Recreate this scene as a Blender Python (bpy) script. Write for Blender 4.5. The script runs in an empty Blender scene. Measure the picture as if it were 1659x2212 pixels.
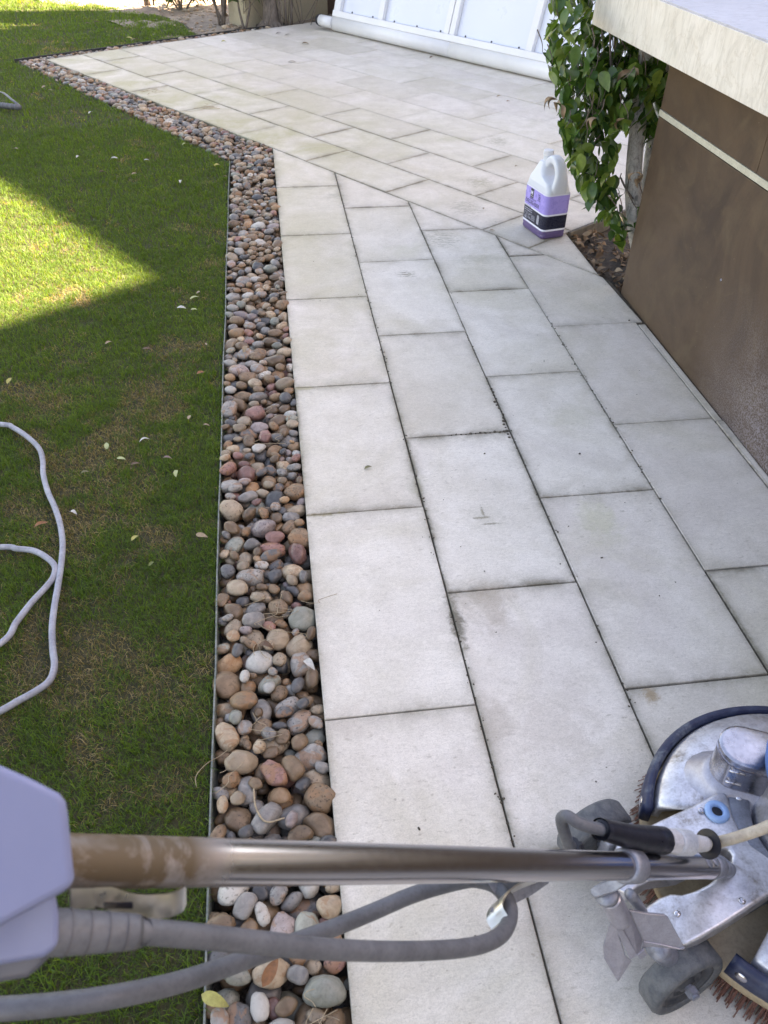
import bpy, bmesh, math, random
import numpy as np
from mathutils import Vector, Matrix, noise as mnoise
random.seed(7); rng = np.random.default_rng(7)
SC = bpy.context.scene
COL = SC.collection
# ------------------------------------------------------------------ camera
CAM_R = np.array([[0.99121501,-0.13170389,0.01211972],[-0.0757523,-0.64044732,-0.76425704],[0.10841767,0.75662495,-0.64479787]])
CAM_C = np.array([-0.02300686,-0.92606093,1.30253358])
F = 1737.8
cd = bpy.data.cameras.new('camera'); cam = bpy.data.objects.new('camera', cd); COL.objects.link(cam)
r_, d_, f_ = CAM_R
cam.matrix_world = Matrix(((r_[0],-d_[0],-f_[0],CAM_C[0]),(r_[1],-d_[1],-f_[1],CAM_C[1]),(r_[2],-d_[2],-f_[2],CAM_C[2]),(0,0,0,1)))
cd.sensor_fit = 'HORIZONTAL'; cd.sensor_width = 36; cd.lens = F/1659*36
cd.clip_start = .02; cd.clip_end = 600
cd.dof.use_dof = True; cd.dof.focus_distance = 2.4; cd.dof.aperture_fstop = 16
SC.camera = cam
# ------------------------------------------------------------------ light
SUN_EL = math.radians(40); SUN_AZ = math.radians(92.5)      # azimuth clockwise from +Y
w = bpy.data.worlds.new('World'); SC.world = w; w.use_nodes = True
nt = w.node_tree; bgn = nt.nodes['Background']
sky = nt.nodes.new('ShaderNodeTexSky'); sky.sky_type = 'NISHITA'; sky.sun_disc = False
sky.sun_elevation = SUN_EL; sky.sun_rotation = SUN_AZ
sky.air_density = 1.0; sky.dust_density = 1.0; sky.ozone_density = 1.0
nt.links.new(sky.outputs[0], bgn.inputs[0]); bgn.inputs[1].default_value = .06
sl = bpy.data.lights.new('sun','SUN'); so = bpy.data.objects.new('sun', sl); COL.objects.link(so)
sl.energy = 5.0; sl.angle = math.radians(.3); sl.color = (1,.95,.86)
sdir = Vector((math.sin(SUN_AZ)*math.cos(SUN_EL), math.cos(SUN_AZ)*math.cos(SUN_EL), math.sin(SUN_EL)))
so.rotation_euler = sdir.to_track_quat('Z','Y').to_euler(); so.location = (8,0,8)
SC.view_settings.view_transform = 'Standard'; SC.view_settings.look = 'None'
SC.view_settings.exposure = 3.55; SC.view_settings.gamma = 1
SC.view_settings.use_white_balance = True; SC.view_settings.white_balance_temperature = 9200; SC.view_settings.white_balance_tint = 21
# ------------------------------------------------------------------ placement helpers (measured points -> metres)
def ray(x, y): return CAM_R.T @ np.array([(x-829.5)/F, (y-1106)/F, 1.])
def PZ(x, y, z=0.):
    d = ray(x, y); return CAM_C + d*((z-CAM_C[2])/d[2])
def PD(x, y, D): return CAM_C + ray(x, y)*D
def ZZ(x, y, z=0.): return PZ(1080+x*.3489, 1485+y*.3489, z)     # machine close-up measurements
E_ = np.array([.5655,-.8248]); N_ = np.array([.8248,.5655])       # patio / house axes on the ground
def AB(a, b, z=0.): v = E_*a+N_*b; return np.array([v[0], v[1], z])
# ------------------------------------------------------------------ materials
MATS = {}
def newmat(name):
    m = bpy.data.materials.new(name); m.use_nodes = True; MATS[name] = m
    return m, m.node_tree.nodes, m.node_tree.links, m.node_tree.nodes['Principled BSDF']
def S(n, ty, **kw):
    x = n.new('ShaderNode'+ty)
    for k, v in kw.items(): setattr(x, k, v)
    return x
def val(l, sock, v):
    if hasattr(v, 'is_linked') or isinstance(v, bpy.types.NodeSocket): l.new(v, sock)
    else: sock.default_value = v
def tex(n, l, vec, scale, detail=4, rough=.55, dist=0., kind='Noise', **kw):
    t = S(n, 'Tex'+kind, **kw); t.inputs['Scale'].default_value = scale
    if kind == 'Noise':
        t.inputs['Detail'].default_value = detail; t.inputs['Roughness'].default_value = rough; t.inputs['Distortion'].default_value = dist
    if vec is not None: l.new(vec, t.inputs['Vector'])
    return t
def ramp(n, l, src, stops, interp='LINEAR'):
    r = S(n, 'ValToRGB'); r.color_ramp.interpolation = interp
    e = r.color_ramp.elements
    while len(e) < len(stops): e.new(.5)
    for el, (p, c) in zip(e, stops):
        el.position = p; el.color = (c, c, c, 1) if isinstance(c, (int, float)) else (*c, 1)
    l.new(src, r.inputs[0]); return r.outputs[0]
def mix(n, l, f, a, b, mode='MIX'):
    m = S(n, 'Mix', data_type='RGBA', blend_type=mode)
    for k, v in ((0, f), (6, a), (7, b)):
        if isinstance(v, bpy.types.NodeSocket): l.new(v, m.inputs[k])
        else: m.inputs[k].default_value = v if k == 0 else (*v, 1)
    return m.outputs[2]
def mth(n, l, op, a, b=None, clamp=False):
    m = S(n, 'Math', operation=op); m.use_clamp = clamp
    for k, v in ((0, a), (1, b)):
        if v is None: continue
        if isinstance(v, bpy.types.NodeSocket): l.new(v, m.inputs[k])
        else: m.inputs[k].default_value = v
    return m.outputs[0]
def bump(n, l, bs, h, strength=.3, dist=.002, prev=None):
    b = S(n, 'Bump'); b.inputs['Strength'].default_value = strength; b.inputs['Distance'].default_value = dist
    l.new(h, b.inputs['Height'])
    if prev is not None: l.new(prev, b.inputs['Normal'])
    l.new(b.outputs[0], bs.inputs['Normal']); return b.outputs[0]
def simple(name, c1, c2=None, rough=.5, metal=0., scale=30, bumps=.15, bd=.001, rr=.12, coat=0, trans=0, ramp_=(.35,.65), grain=True, dirt=None):
    """mottled two-tone procedural material"""
    m, n, l, bs = newmat(name); co = S(n, 'TexCoord').outputs['Object']
    c2 = c2 or tuple(x*.8 for x in c1)
    t = tex(n, l, co, scale, 6, .62, .3)
    c = ramp(n, l, t.outputs[0], [(ramp_[0], c1), (ramp_[1], c2)])
    gr = tex(n, l, co, scale*7, 4, .7)
    if grain: c = mix(n, l, 1., c, ramp(n, l, gr.outputs[0], [(.34,(.80,.80,.80)),(.5,(1,1,1)),(.72,(1.07,1.07,1.07))]), 'MULTIPLY')
    if dirt:
        dn = tex(n, l, co, scale*.42, 6, .72, .8); dg = tex(n, l, co, scale*4, 4, .7)
        c = mix(n, l, mth(n, l, 'MULTIPLY', ramp(n, l, dn.outputs[0], [(.52,0.),(.66,1.)]), ramp(n, l, dg.outputs[0], [(.35,.2),(.6,.9)])), c, dirt)
    l.new(c, bs.inputs['Base Color'])
    t2 = tex(n, l, co, scale*3.1, 4, .6)
    l.new(ramp(n, l, t2.outputs[0], [(.3, max(.02, rough-rr)), (.7, min(1, rough+rr))]), bs.inputs['Roughness'])
    bs.inputs['Metallic'].default_value = metal
    if coat: bs.inputs['Coat Weight'].default_value = coat; bs.inputs['Coat Roughness'].default_value = .15
    if trans: bs.inputs['Subsurface Weight'].default_value = trans; bs.inputs['Subsurface Radius'].default_value = (.02,.02,.02)
    if bumps: bump(n, l, bs, t2.outputs[0], bumps, bd)
    return m
def m_paver():
    m, n, l, bs = newmat('limestone_paver')
    g = S(n, 'NewGeometry'); pos = g.outputs['Position']; isl = g.outputs['Random Per Island']
    # shift the texture per slab
    cb = S(n, 'CombineXYZ'); l.new(mth(n,l,'MULTIPLY',isl,37.), cb.inputs[0]); l.new(mth(n,l,'MULTIPLY',isl,91.), cb.inputs[1])
    va = S(n, 'VectorMath', operation='ADD'); l.new(pos, va.inputs[0]); l.new(cb.outputs[0], va.inputs[1]); p = va.outputs[0]
    big = tex(n,l,p,2.2,5,.6,.6); mid = tex(n,l,p,11,5,.65,.4); fine = tex(n,l,p,230,3,.65,2.2); grain = tex(n,l,p,420,2,.5)
    base = ramp(n,l,big.outputs[0],[(.3,(.62,.57,.50)),(.52,(.73,.685,.62)),(.72,(.62,.57,.52))])
    base = mix(n,l,mth(n,l,'MULTIPLY',ramp(n,l,mid.outputs[0],[(.42,0.),(.75,1.)]),.45),base,(.50,.455,.38))
    # whole slab tone
    tone = ramp(n,l,isl,[(0,(.87,.855,.82)),(.35,(1,1,.99)),(.7,(.95,.93,.92)),(1,(1.03,1.02,1.02))])
    base = mix(n,l,1.,base,tone,'MULTIPLY')
    # mossy yellow weathering: strong on the outer patio slabs, faint in patches elsewhere
    mk = S(n,'Attribute'); mk.attribute_name = 'moss'
    mn = tex(n,l,pos,3.2,5,.65,.5)
    mf = mth(n,l,'MULTIPLY',mk.outputs['Fac'],ramp(n,l,mn.outputs[0],[(.33,.1),(.62,1.)]))
    base = mix(n,l,mth(n,l,'MULTIPLY',mf,.85),base,(.40,.37,.21))
    mn2 = tex(n,l,pos,1.7,5,.7,.8)
    base = mix(n,l,mth(n,l,'MULTIPLY',ramp(n,l,mn2.outputs[0],[(.48,0.),(.68,1.)]),.62),base,(.52,.475,.36))
    # dirty edges
    ed = S(n,'Attribute'); ed.attribute_name = 'edge'
    en = tex(n,l,pos,9,6,.75,.3)
    ef = mth(n,l,'MULTIPLY',mth(n,l,'POWER',ed.outputs['Fac'],1.5),ramp(n,l,en.outputs[0],[(.34,0.),(.60,1.)]))
    base = mix(n,l,ef,base,(.17,.15,.10))
    jn = tex(n,l,pos,45,4,.7)
    ef2 = mth(n,l,'MULTIPLY',mth(n,l,'POWER',ed.outputs['Fac'],6.),ramp(n,l,jn.outputs[0],[(.35,.2),(.62,1.)]))
    base = mix(n,l,ef2,base,(.15,.13,.10))
    # travertine pits, streaky
    mp = S(n,'Mapping'); l.new(p, mp.inputs[0]); mp.inputs['Scale'].default_value = (1,2.4,1); mp.inputs['Rotation'].default_value = (0,0,.6)
    pit = tex(n,l,mp.outputs[0],48,5,.6,.5); pitm = tex(n,l,pos,1.3,3,.5)
    pf = mth(n,l,'MULTIPLY',ramp(n,l,pit.outputs[0],[(.62,0.),(.68,1.)]),ramp(n,l,pitm.outputs[0],[(.42,.25),(.6,1.)]))
    base = mix(n,l,mth(n,l,'MULTIPLY',pf,.5),base,(.30,.26,.2))
    # dark specks
    vo = tex(n,l,pos,26,kind='Voronoi'); sp = ramp(n,l,vo.outputs['Distance'],[(.05,1.),(.085,0.)])
    spm = tex(n,l,pos,2.6,3,.6)
    base = mix(n,l,mth(n,l,'MULTIPLY',sp,ramp(n,l,spm.outputs[0],[(.56,0.),(.66,.7)])),base,(.09,.075,.06))
    # particular stains, metres on the ground
    wv = S(n,'TexWave'); wv.inputs['Scale'].default_value = 17; wv.inputs['Distortion'].default_value = 5; wv.inputs['Detail'].default_value = 3; wv.inputs['Detail Scale'].default_value = 3; wv.bands_direction = 'Y'; l.new(pos, wv.inputs[0])
    wvr = ramp(n,l,wv.outputs['Fac'],[(.35,.1),(.65,1.)])
    for (px,py,rx,ry,ns,st,c,strp) in STAINS:
        q = PZ(px,py)
        sb = S(n,'VectorMath',operation='SUBTRACT'); l.new(pos,sb.inputs[0]); sb.inputs[1].default_value = (q[0],q[1],0)
        ml = S(n,'VectorMath',operation='MULTIPLY'); l.new(sb.outputs[0],ml.inputs[0]); ml.inputs[1].default_value=(1/rx,1/ry,0)
        ln = S(n,'VectorMath',operation='LENGTH'); l.new(ml.outputs[0],ln.inputs[0])
        nn = tex(n,l,pos,ns,5,.7,.8)
        d = mth(n,l,'ADD',ln.outputs['Value'],mth(n,l,'MULTIPLY',mth(n,l,'SUBTRACT',nn.outputs[0],.5),2.6))
        mk_ = mth(n,l,'MULTIPLY',ramp(n,l,d,[(.35,1.),(1.05,0.)]),st)
        if strp: mk_ = mth(n,l,'MULTIPLY',mk_,wvr)
        base = mix(n,l,mk_,base,c)
    br_ = S(n,'Mapping'); l.new(p, br_.inputs[0]); br_.inputs['Scale'].default_value = (1,3.2,1); br_.inputs['Rotation'].default_value = (0,0,-.5)
    brn = tex(n,l,br_.outputs[0],60,5,.75,1.5)
    base = mix(n,l,1.,base,ramp(n,l,brn.outputs[0],[(.36,(.90,.895,.885)),(.6,(1.04,1.04,1.04))]),'MULTIPLY')
    micro = ramp(n,l,fine.outputs[0],[(.36,(.84,.835,.825)),(.55,(1.05,1.05,1.05))])
    base = mix(n,l,1.,base,micro,'MULTIPLY')
    l.new(base, bs.inputs['Base Color']); bs.inputs['Roughness'].default_value = .62
    bs.inputs['Specular IOR Level'].default_value = .35
    b1 = bump(n,l,bs,fine.outputs[0],.5,.0014)
    b2 = bump(n,l,bs,mid.outputs[0],.25,.004,b1); bump(n,l,bs,pf,.35,-.0015,b2)
    return m
STAINS = [(1405,1500,.02,.025,60,.8,(.33,.24,.14),0),(1040,1118,.030,.006,90,.85,(.20,.18,.12),0),(1064,1131,.032,.005,90,.85,(.20,.18,.12),0),(1043,1106,.005,.028,90,.8,(.20,.18,.12),0),(1048,1118,.06,.06,40,.3,(.44,.42,.34),0),(1060,1310,.06,.09,22,.55,(.38,.32,.25),0),
 (985,1340,.02,.09,40,.85,(.13,.115,.08),0),(900,1045,.04,.05,30,.35,(.4,.38,.28),0),(1190,1560,.1,.12,18,.35,(.46,.40,.34),0),(1290,1120,.06,.09,22,.4,(.47,.46,.28),0),
 (1065,1560,.05,.08,22,.5,(.38,.33,.27),0),(985,300,.14,.06,20,.4,(.42,.40,.24),0),(1230,900,.1,.07,20,.35,(.45,.43,.3),0),(745,1560,.1,.05,20,.35,(.48,.42,.36),0),
 (690,1112,.08,.010,30,.85,(.25,.21,.12),0),(655,838,.04,.012,25,.6,(.36,.33,.2),0),(1180,1950,.1,.12,22,.35,(.42,.37,.33),0),(510,295,.3,.12,10,.5,(.42,.4,.24),0),(1290,1280,.08,.06,30,.35,(.43,.39,.33),0),
 (770,320,.05,.06,60,.6,(.32,.30,.20),1),(762,338,.05,.04,60,.6,(.30,.28,.20),1),(1077,305,.06,.10,50,.75,(.27,.25,.16),1),(1036,395,.08,.10,50,.7,(.28,.26,.16),1),(1006,448,.08,.11,50,.65,(.30,.28,.2),1),
 (959,516,.07,.11,50,.65,(.30,.28,.2),1),(726,423,.06,.06,50,.6,(.34,.32,.24),1),(877,592,.04,.035,70,.8,(.22,.20,.13),1),(1060,560,.16,.05,26,.45,(.38,.36,.27),0),(880,540,.1,.09,12,.35,(.46,.44,.30),0)]
M_PAVER = m_paver()
M_GROUT = simple('dark_joint_dirt',(.05,.04,.03),(.10,.085,.06),.95,scale=60,bumps=.6,bd=.004)
M_SOIL = simple('dry_soil',(.23,.175,.13),(.36,.29,.22),.95,scale=9,bumps=1,bd=.02)
M_DIRT = simple('planter_soil',(.06,.048,.038),(.12,.095,.075),.95,scale=25,bumps=1,bd=.01)
M_BEDGRAVEL = simple('gravel_bed_soil',(.10,.08,.065),(.19,.16,.13),.95,scale=60,bumps=1,bd=.006)
M_ALU = simple('cast_aluminium',(.62,.62,.66),(.40,.39,.42),.40,.8,scale=34,bumps=.3,bd=.0008,rr=.10,ramp_=(.46,.74),dirt=(.20,.165,.13))
M_CAST = simple('cast_bracket_metal',(.40,.40,.46),(.33,.33,.38),.42,.7,scale=80,bumps=.15,bd=.0006,rr=.08)
M_ZINC = simple('zinc_plated_steel',(.72,.72,.70),(.60,.58,.50),.36,1.,scale=30,bumps=0,grain=False)
M_ALU2 = simple('painted_grey_metal',(.27,.29,.34),(.19,.20,.24),.5,.5,scale=40,bumps=.3,bd=.001)
M_POL = simple('polished_aluminium',(.52,.52,.57),(.38,.38,.43),.24,1.,scale=20,bumps=.08,bd=.001,rr=.07)
M_BUMP = simple('navy_rubber_bumper',(.010,.018,.055),(.05,.07,.12),.5,scale=26,bumps=.4,ramp_=(.48,.78),dirt=(.13,.15,.17))
M_BLUE = simple('blue_plastic_band',(.02,.11,.36),(.03,.14,.42),.42,scale=14,bumps=.05, grain=False)
M_GROM = simple('light_blue_plastic',(.20,.36,.62),(.25,.42,.68),.4,scale=60,bumps=.05, grain=False)
M_WOOD = simple('brush_block_wood',(.42,.33,.22),(.30,.23,.15),.6,scale=30,bumps=.2)
M_BRIS = simple('red_brown_bristle',(.11,.045,.035),(.19,.085,.065),.7,scale=300,bumps=.2)
M_TYRE = simple('grey_rubber',(.06,.068,.08),(.12,.125,.13),.75,scale=60,bumps=.4)
M_BLK = simple('black_plastic',(.008,.009,.016),(.018,.018,.026),.38,scale=50,bumps=.08,ramp_=(.5,.8))
M_GREYC = simple('grey_cable',(.12,.128,.145),(.085,.092,.105),.55,scale=35,bumps=.12)
M_CORD = simple('stained_tan_cord',(.50,.44,.35),(.30,.25,.19),.6,scale=22,bumps=.15)
M_CONN = simple('grey_connector_plastic',(.50,.51,.54),(.40,.41,.44),.5,scale=60,bumps=.15)
M_HOUS = simple('lavender_white_plastic',(.185,.215,.36),(.17,.20,.34),.5,scale=12,bumps=.06, grain=False)
M_HOUS2 = simple('grey_plastic',(.10,.105,.13),(.085,.09,.11),.55,scale=12,bumps=.06, grain=False)
M_WHITE = simple('white_painted_aluminium',(.70,.71,.72),(.66,.67,.68),.4,scale=6,bumps=.04, grain=False)
M_WPANEL = simple('white_sheet',(.62,.66,.74),(.61,.65,.73),.35,scale=2,bumps=.03, grain=False)
M_STRIP = simple('pale_trim',(.50,.49,.40),(.44,.43,.35),.5,scale=20,bumps=.1)
M_BOARD = simple('grey_board',(.17,.15,.12),(.10,.085,.07),.85,scale=24,bumps=.6)
M_STEEL = simple('weathered_edging_steel',(.10,.13,.12),(.26,.27,.24),.7,.2,scale=50,bumps=.4)
M_BEDGE = simple('black_edging_plastic',(.012,.012,.012),(.03,.03,.03),.6,scale=30)
M_STUCCO = simple('beige_stucco',(.47,.40,.28),(.42,.36,.25),.9,scale=40,bumps=.5,bd=.003)
M_DBROWN = simple('dark_brown_boards',(.05,.028,.022),(.08,.045,.035),.5,scale=8,bumps=.2)
M_HOUSE = simple('bounce_wall_paint',(.78,.75,.70),(.74,.71,.66),.9,scale=5,bumps=.3)  # paint of the added building, brightened to bounce light onto the paving
M_ROOF = simple('roof_edge',(.12,.09,.08),(.18,.14,.12),.9,scale=12,bumps=.6)
def m_chrome():
    m,n,l,bs = newmat('worn_chrome'); co = S(n,'TexCoord').outputs['Object']; g = S(n,'NewGeometry').outputs['Position']
    mp = S(n,'Mapping'); l.new(g, mp.inputs[0]); t = tex(n,l,mp.outputs[0],14,5,.65,.6); t2 = tex(n,l,g,120,3,.6)
    at = S(n,'Attribute'); at.attribute_name = 'rust'
    rf = mth(n,l,'MULTIPLY',at.outputs['Fac'],ramp(n,l,t.outputs[0],[(.40,.45),(.52,1.)]))
    l.new(mix(n,l,rf,(.44,.42,.43),(.105,.075,.045)), bs.inputs['Base Color'])
    l.new(mth(n,l,'SUBTRACT',1.,mth(n,l,'MULTIPLY',rf,.8)), bs.inputs['Metallic'])
    l.new(mth(n,l,'ADD',mth(n,l,'MULTIPLY',rf,.4),ramp(n,l,t2.outputs[0],[(.3,.20),(.7,.26)])), bs.inputs['Roughness'])
    return m
M_CHROME = m_chrome()
def m_brown_tile():
    m,n,l,bs = newmat('oxidised_brown_tile'); g = S(n,'NewGeometry').outputs['Position']
    a = tex(n,l,g,2.6,7,.66,.8); b = tex(n,l,g,9,6,.68,.6); c = tex(n,l,g,240,3,.6)
    col = ramp(n,l,a.outputs[0],[(.3,(.066,.043,.030)),(.5,(.096,.065,.045)),(.7,(.060,.042,.033))])
    col = mix(n,l,mth(n,l,'MULTIPLY',ramp(n,l,b.outputs[0],[(.5,0.),(.72,1.)]),.5),col,(.14,.105,.068))
    # water-spotted zone near the ground at the camera end
    sx = S(n,'SeparateXYZ'); l.new(g, sx.inputs[0])
    zf = mth(n,l,'MULTIPLY',mth(n,l,'SUBTRACT',.40,sx.outputs[2],True),3.2,True)
    yf = mth(n,l,'MULTIPLY',mth(n,l,'SUBTRACT',1.15,sx.outputs[1],True),2.4,True)
    wf = mth(n,l,'MULTIPLY',mth(n,l,'MULTIPLY',zf,yf),ramp(n,l,b.outputs[0],[(.3,.5),(.55,1.)]),True)
    col = mix(n,l,mth(n,l,'MULTIPLY',wf,ramp(n,l,c.outputs[0],[(.44,.1),(.58,.85)])),col,(.25,.23,.25))
    v = tex(n,l,g,30,kind='Voronoi'); sp = ramp(n,l,v.outputs['Distance'],[(.02,1.),(.035,0.)])
    col = mix(n,l,mth(n,l,'MULTIPLY',sp,.5),col,(.42,.38,.3))
    l.new(col,bs.inputs['Base Color']); l.new(ramp(n,l,b.outputs[0],[(.3,.42),(.7,.6)]),bs.inputs['Roughness'])
    bs.inputs['Specular IOR Level'].default_value = .16
    bump(n,l,bs,c.outputs[0],.18,.0008); return m
M_TILE = m_brown_tile()
def m_stone(name, c1, c2, vein, rough):
    m,n,l,bs = newmat(name); g = S(n,'NewGeometry').outputs['Position']
    a = tex(n,l,g,6,7,.7,1.0); b = tex(n,l,g,3.2,6,.6,1.6)
    mp = S(n,'Mapping'); l.new(g, mp.inputs[0]); mp.inputs['Scale'].default_value=(1,1.6,.5); mp.inputs['Rotation'].default_value=(.5,0,0)
    c = tex(n,l,mp.outputs[0],16,7,.72,1.8)
    col = ramp(n,l,a.outputs[0],[(.3,c1),(.7,c2)])
    vf = ramp(n,l,b.outputs[0],[(.485,0.),(.498,1.),(.511,0.)])
    col = mix(n,l,mth(n,l,'MULTIPLY',vf,.35),col,vein)
    col = mix(n,l,mth(n,l,'MULTIPLY',ramp(n,l,c.outputs[0],[(.46,0.),(.66,1.)]),.6),col,tuple(x*.70 for x in c1))
    l.new(col,bs.inputs['Base Color']); bs.inputs['Roughness'].default_value = rough
    bump(n,l,bs,c.outputs[0],.5,.003); return m
M_CTF = m_stone('cream_stone_face',(.62,.595,.53),(.73,.71,.66),(.45,.40,.32),.6)
M_CTT = m_stone('honed_stone_top',(.40,.42,.47),(.47,.49,.54),(.42,.42,.44),.38)
def m_grass():
    m,n,l,bs = newmat('lawn_blades')
    at = S(n,'Attribute'); at.attribute_name='dry'; ar = S(n,'Attribute'); ar.attribute_name='rnd'; ah = S(n,'Attribute'); ah.attribute_name='hgt'
    gcol = ramp(n,l,ar.outputs['Fac'],[(0,(.030,.080,.012)),(.5,(.055,.130,.018)),(.9,(.095,.185,.03)),(1,(.15,.24,.06))])
    dcol = ramp(n,l,ar.outputs['Fac'],[(0,(.09,.075,.035)),(.5,(.18,.15,.08)),(1,(.38,.33,.22))])
    col = mix(n,l,at.outputs['Fac'],gcol,dcol)
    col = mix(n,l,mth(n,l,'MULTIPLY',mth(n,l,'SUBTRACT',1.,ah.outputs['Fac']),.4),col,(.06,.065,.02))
    l.new(col,bs.inputs['Base Color']); bs.inputs['Roughness'].default_value=.55; bs.inputs['Specular IOR Level'].default_value=.3
    out = n['Material Output']; tr = S(n,'BsdfTranslucent'); l.new(mix(n,l,1.,col,(3.6,2.8,.5),'MULTIPLY'),tr.inputs[0])
    ms = S(n,'MixShader'); ms.inputs[0].default_value=.38; l.new(bs.outputs[0],ms.inputs[1]); l.new(tr.outputs[0],ms.inputs[2]); l.new(ms.outputs[0],out.inputs[0])
    return m
M_GRASS = m_grass()
M_LAWN = simple('lawn_thatch',(.030,.035,.012),(.075,.065,.03),.95,scale=45,bumps=1,bd=.01)
def m_leaf(name, cs, dry=False, rough=.35):
    m,n,l,bs = newmat(name); g = S(n,'NewGeometry'); co = S(n,'TexCoord').outputs['Object']
    oi = S(n,'ObjectInfo')
    r = g.outputs['Random Per Island']
    col = ramp(n,l,r,[(i/(len(cs)-1),c) for i,c in enumerate(cs)])
    t = tex(n,l,g.outputs['Position'],55,4,.6); col = mix(n,l,mth(n,l,'MULTIPLY',ramp(n,l,t.outputs[0],[(.4,0.),(.75,1.)]),.35),col,tuple(x*.55 for x in cs[0]))
    l.new(col,bs.inputs['Base Color']); bs.inputs['Roughness'].default_value=rough
    if not dry:
        tr = S(n,'BsdfTranslucent'); l.new(mix(n,l,1.,col,(1.5,1.5,.5),'MULTIPLY'),tr.inputs[0]); ms = S(n,'MixShader'); ms.inputs[0].default_value=.22
        l.new(bs.outputs[0],ms.inputs[1]); l.new(tr.outputs[0],ms.inputs[2]); l.new(ms.outputs[0],n['Material Output'].inputs[0])
    return m
M_FICUS = m_leaf('ficus_leaf',[(.026,.068,.016),(.046,.110,.024),(.085,.17,.035),(.20,.28,.06)],rough=.22)
M_SHRUB = m_leaf('shrub_leaf',[(.03,.07,.015),(.05,.10,.025),(.09,.14,.04)],rough=.5)
M_DRYLEAF = m_leaf('dead_leaf_litter',[(.10,.055,.03),(.20,.12,.07),(.34,.24,.15),(.24,.13,.06)],True,.7)
def m_bark(name,c1,c2):
    m,n,l,bs = newmat(name); g = S(n,'NewGeometry').outputs['Position']
    mp = S(n,'Mapping'); l.new(g, mp.inputs[0]); mp.inputs['Scale'].default_value=(1,1,.22)
    mp2 = S(n,'Mapping'); l.new(g, mp2.inputs[0]); mp2.inputs['Scale'].default_value=(1,1,3.5)
    a = tex(n,l,mp.outputs[0],70,5,.7,1.); b = tex(n,l,g,8,5,.6,.5); c3 = tex(n,l,mp2.outputs[0],60,4,.6,.4)
    col = ramp(n,l,a.outputs[0],[(.36,tuple(x*.45 for x in c2)),(.5,c2),(.66,c1)])
    col = mix(n,l,mth(n,l,'MULTIPLY',ramp(n,l,b.outputs[0],[(.45,0.),(.7,1.)]),.6),col,tuple(x*.5 for x in c2))
    col = mix(n,l,mth(n,l,'MULTIPLY',ramp(n,l,c3.outputs[0],[(.6,0.),(.66,1.)]),.5),col,tuple(x*.3 for x in c2))
    l.new(col,bs.inputs['Base Color']); bs.inputs['Roughness'].default_value=.85; bump(n,l,bs,a.outputs[0],.6,.004); return m
M_BARKW = m_bark('whitewashed_bark',(.58,.56,.53),(.46,.44,.41))
M_BARK = m_bark('brown_bark',(.24,.19,.15),(.15,.12,.10))
PEB = {  # colour word: two tones
 'brown':((.15,.095,.055),(.25,.165,.10)), 'tan':((.30,.22,.145),(.44,.345,.24)), 'grey':((.17,.155,.14),(.31,.285,.255)), 'dark grey':((.075,.072,.07),(.14,.135,.13)),
 'orange':((.25,.14,.07),(.37,.24,.14)), 'off-white':((.40,.37,.32),(.52,.49,.43)), 'reddish':((.20,.10,.08),(.33,.18,.15)), 'greenish grey':((.19,.19,.15),(.30,.30,.25)), 'mauve':((.24,.185,.17),(.38,.31,.285))}
def m_pebble(word, c1, c2):
    m,n,l,bs = newmat('pebble_'+word.replace(' ','_').replace('-','_')); g = S(n,'NewGeometry'); pos = g.outputs['Position']
    oi = S(n,'ObjectInfo'); rnd = mth(n,l,'FRACT',mth(n,l,'ADD',g.outputs['Random Per Island'],oi.outputs['Random']))
    a = tex(n,l,pos,38,6,.65,1.1); b = tex(n,l,pos,600,3,.6); c = tex(n,l,pos,170,4,.65)
    col = ramp(n,l,a.outputs[0],[(.32,c1),(.68,c2)])
    col = mix(n,l,1.,col,ramp(n,l,rnd,[(0,(.60,.60,.61)),(.5,(.95,.95,.96)),(1,(1.22,1.2,1.18))]),'MULTIPLY')
    # a rusty or pale blotch on some stones
    bl = tex(n,l,pos,26,4,.6,1.6); sel = ramp(n,l,rnd,[(.62,0.),(.66,1.)])
    col = mix(n,l,mth(n,l,'MULTIPLY',mth(n,l,'MULTIPLY',ramp(n,l,bl.outputs[0],[(.5,0.),(.56,1.)]),sel),.6),col,(.30,.15,.07))
    sp = ramp(n,l,c.outputs[0],[(.56,0.),(.62,1.)]); sel2 = ramp(n,l,mth(n,l,'FRACT',mth(n,l,'MULTIPLY',rnd,7.3)),[(.3,.15),(.7,.8)])
    col = mix(n,l,mth(n,l,'MULTIPLY',sp,sel2),col,tuple(x*.38 for x in c1))
    l.new(col,bs.inputs['Base Color']); l.new(ramp(n,l,rnd,[(0,.28),(1,.55)]),bs.inputs['Roughness']); bs.inputs['Specular IOR Level'].default_value=.4
    bump(n,l,bs,c.outputs[0],.22,.0012); return m
M_PEB = {k: m_pebble(k,*v) for k, v in PEB.items()}
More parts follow.
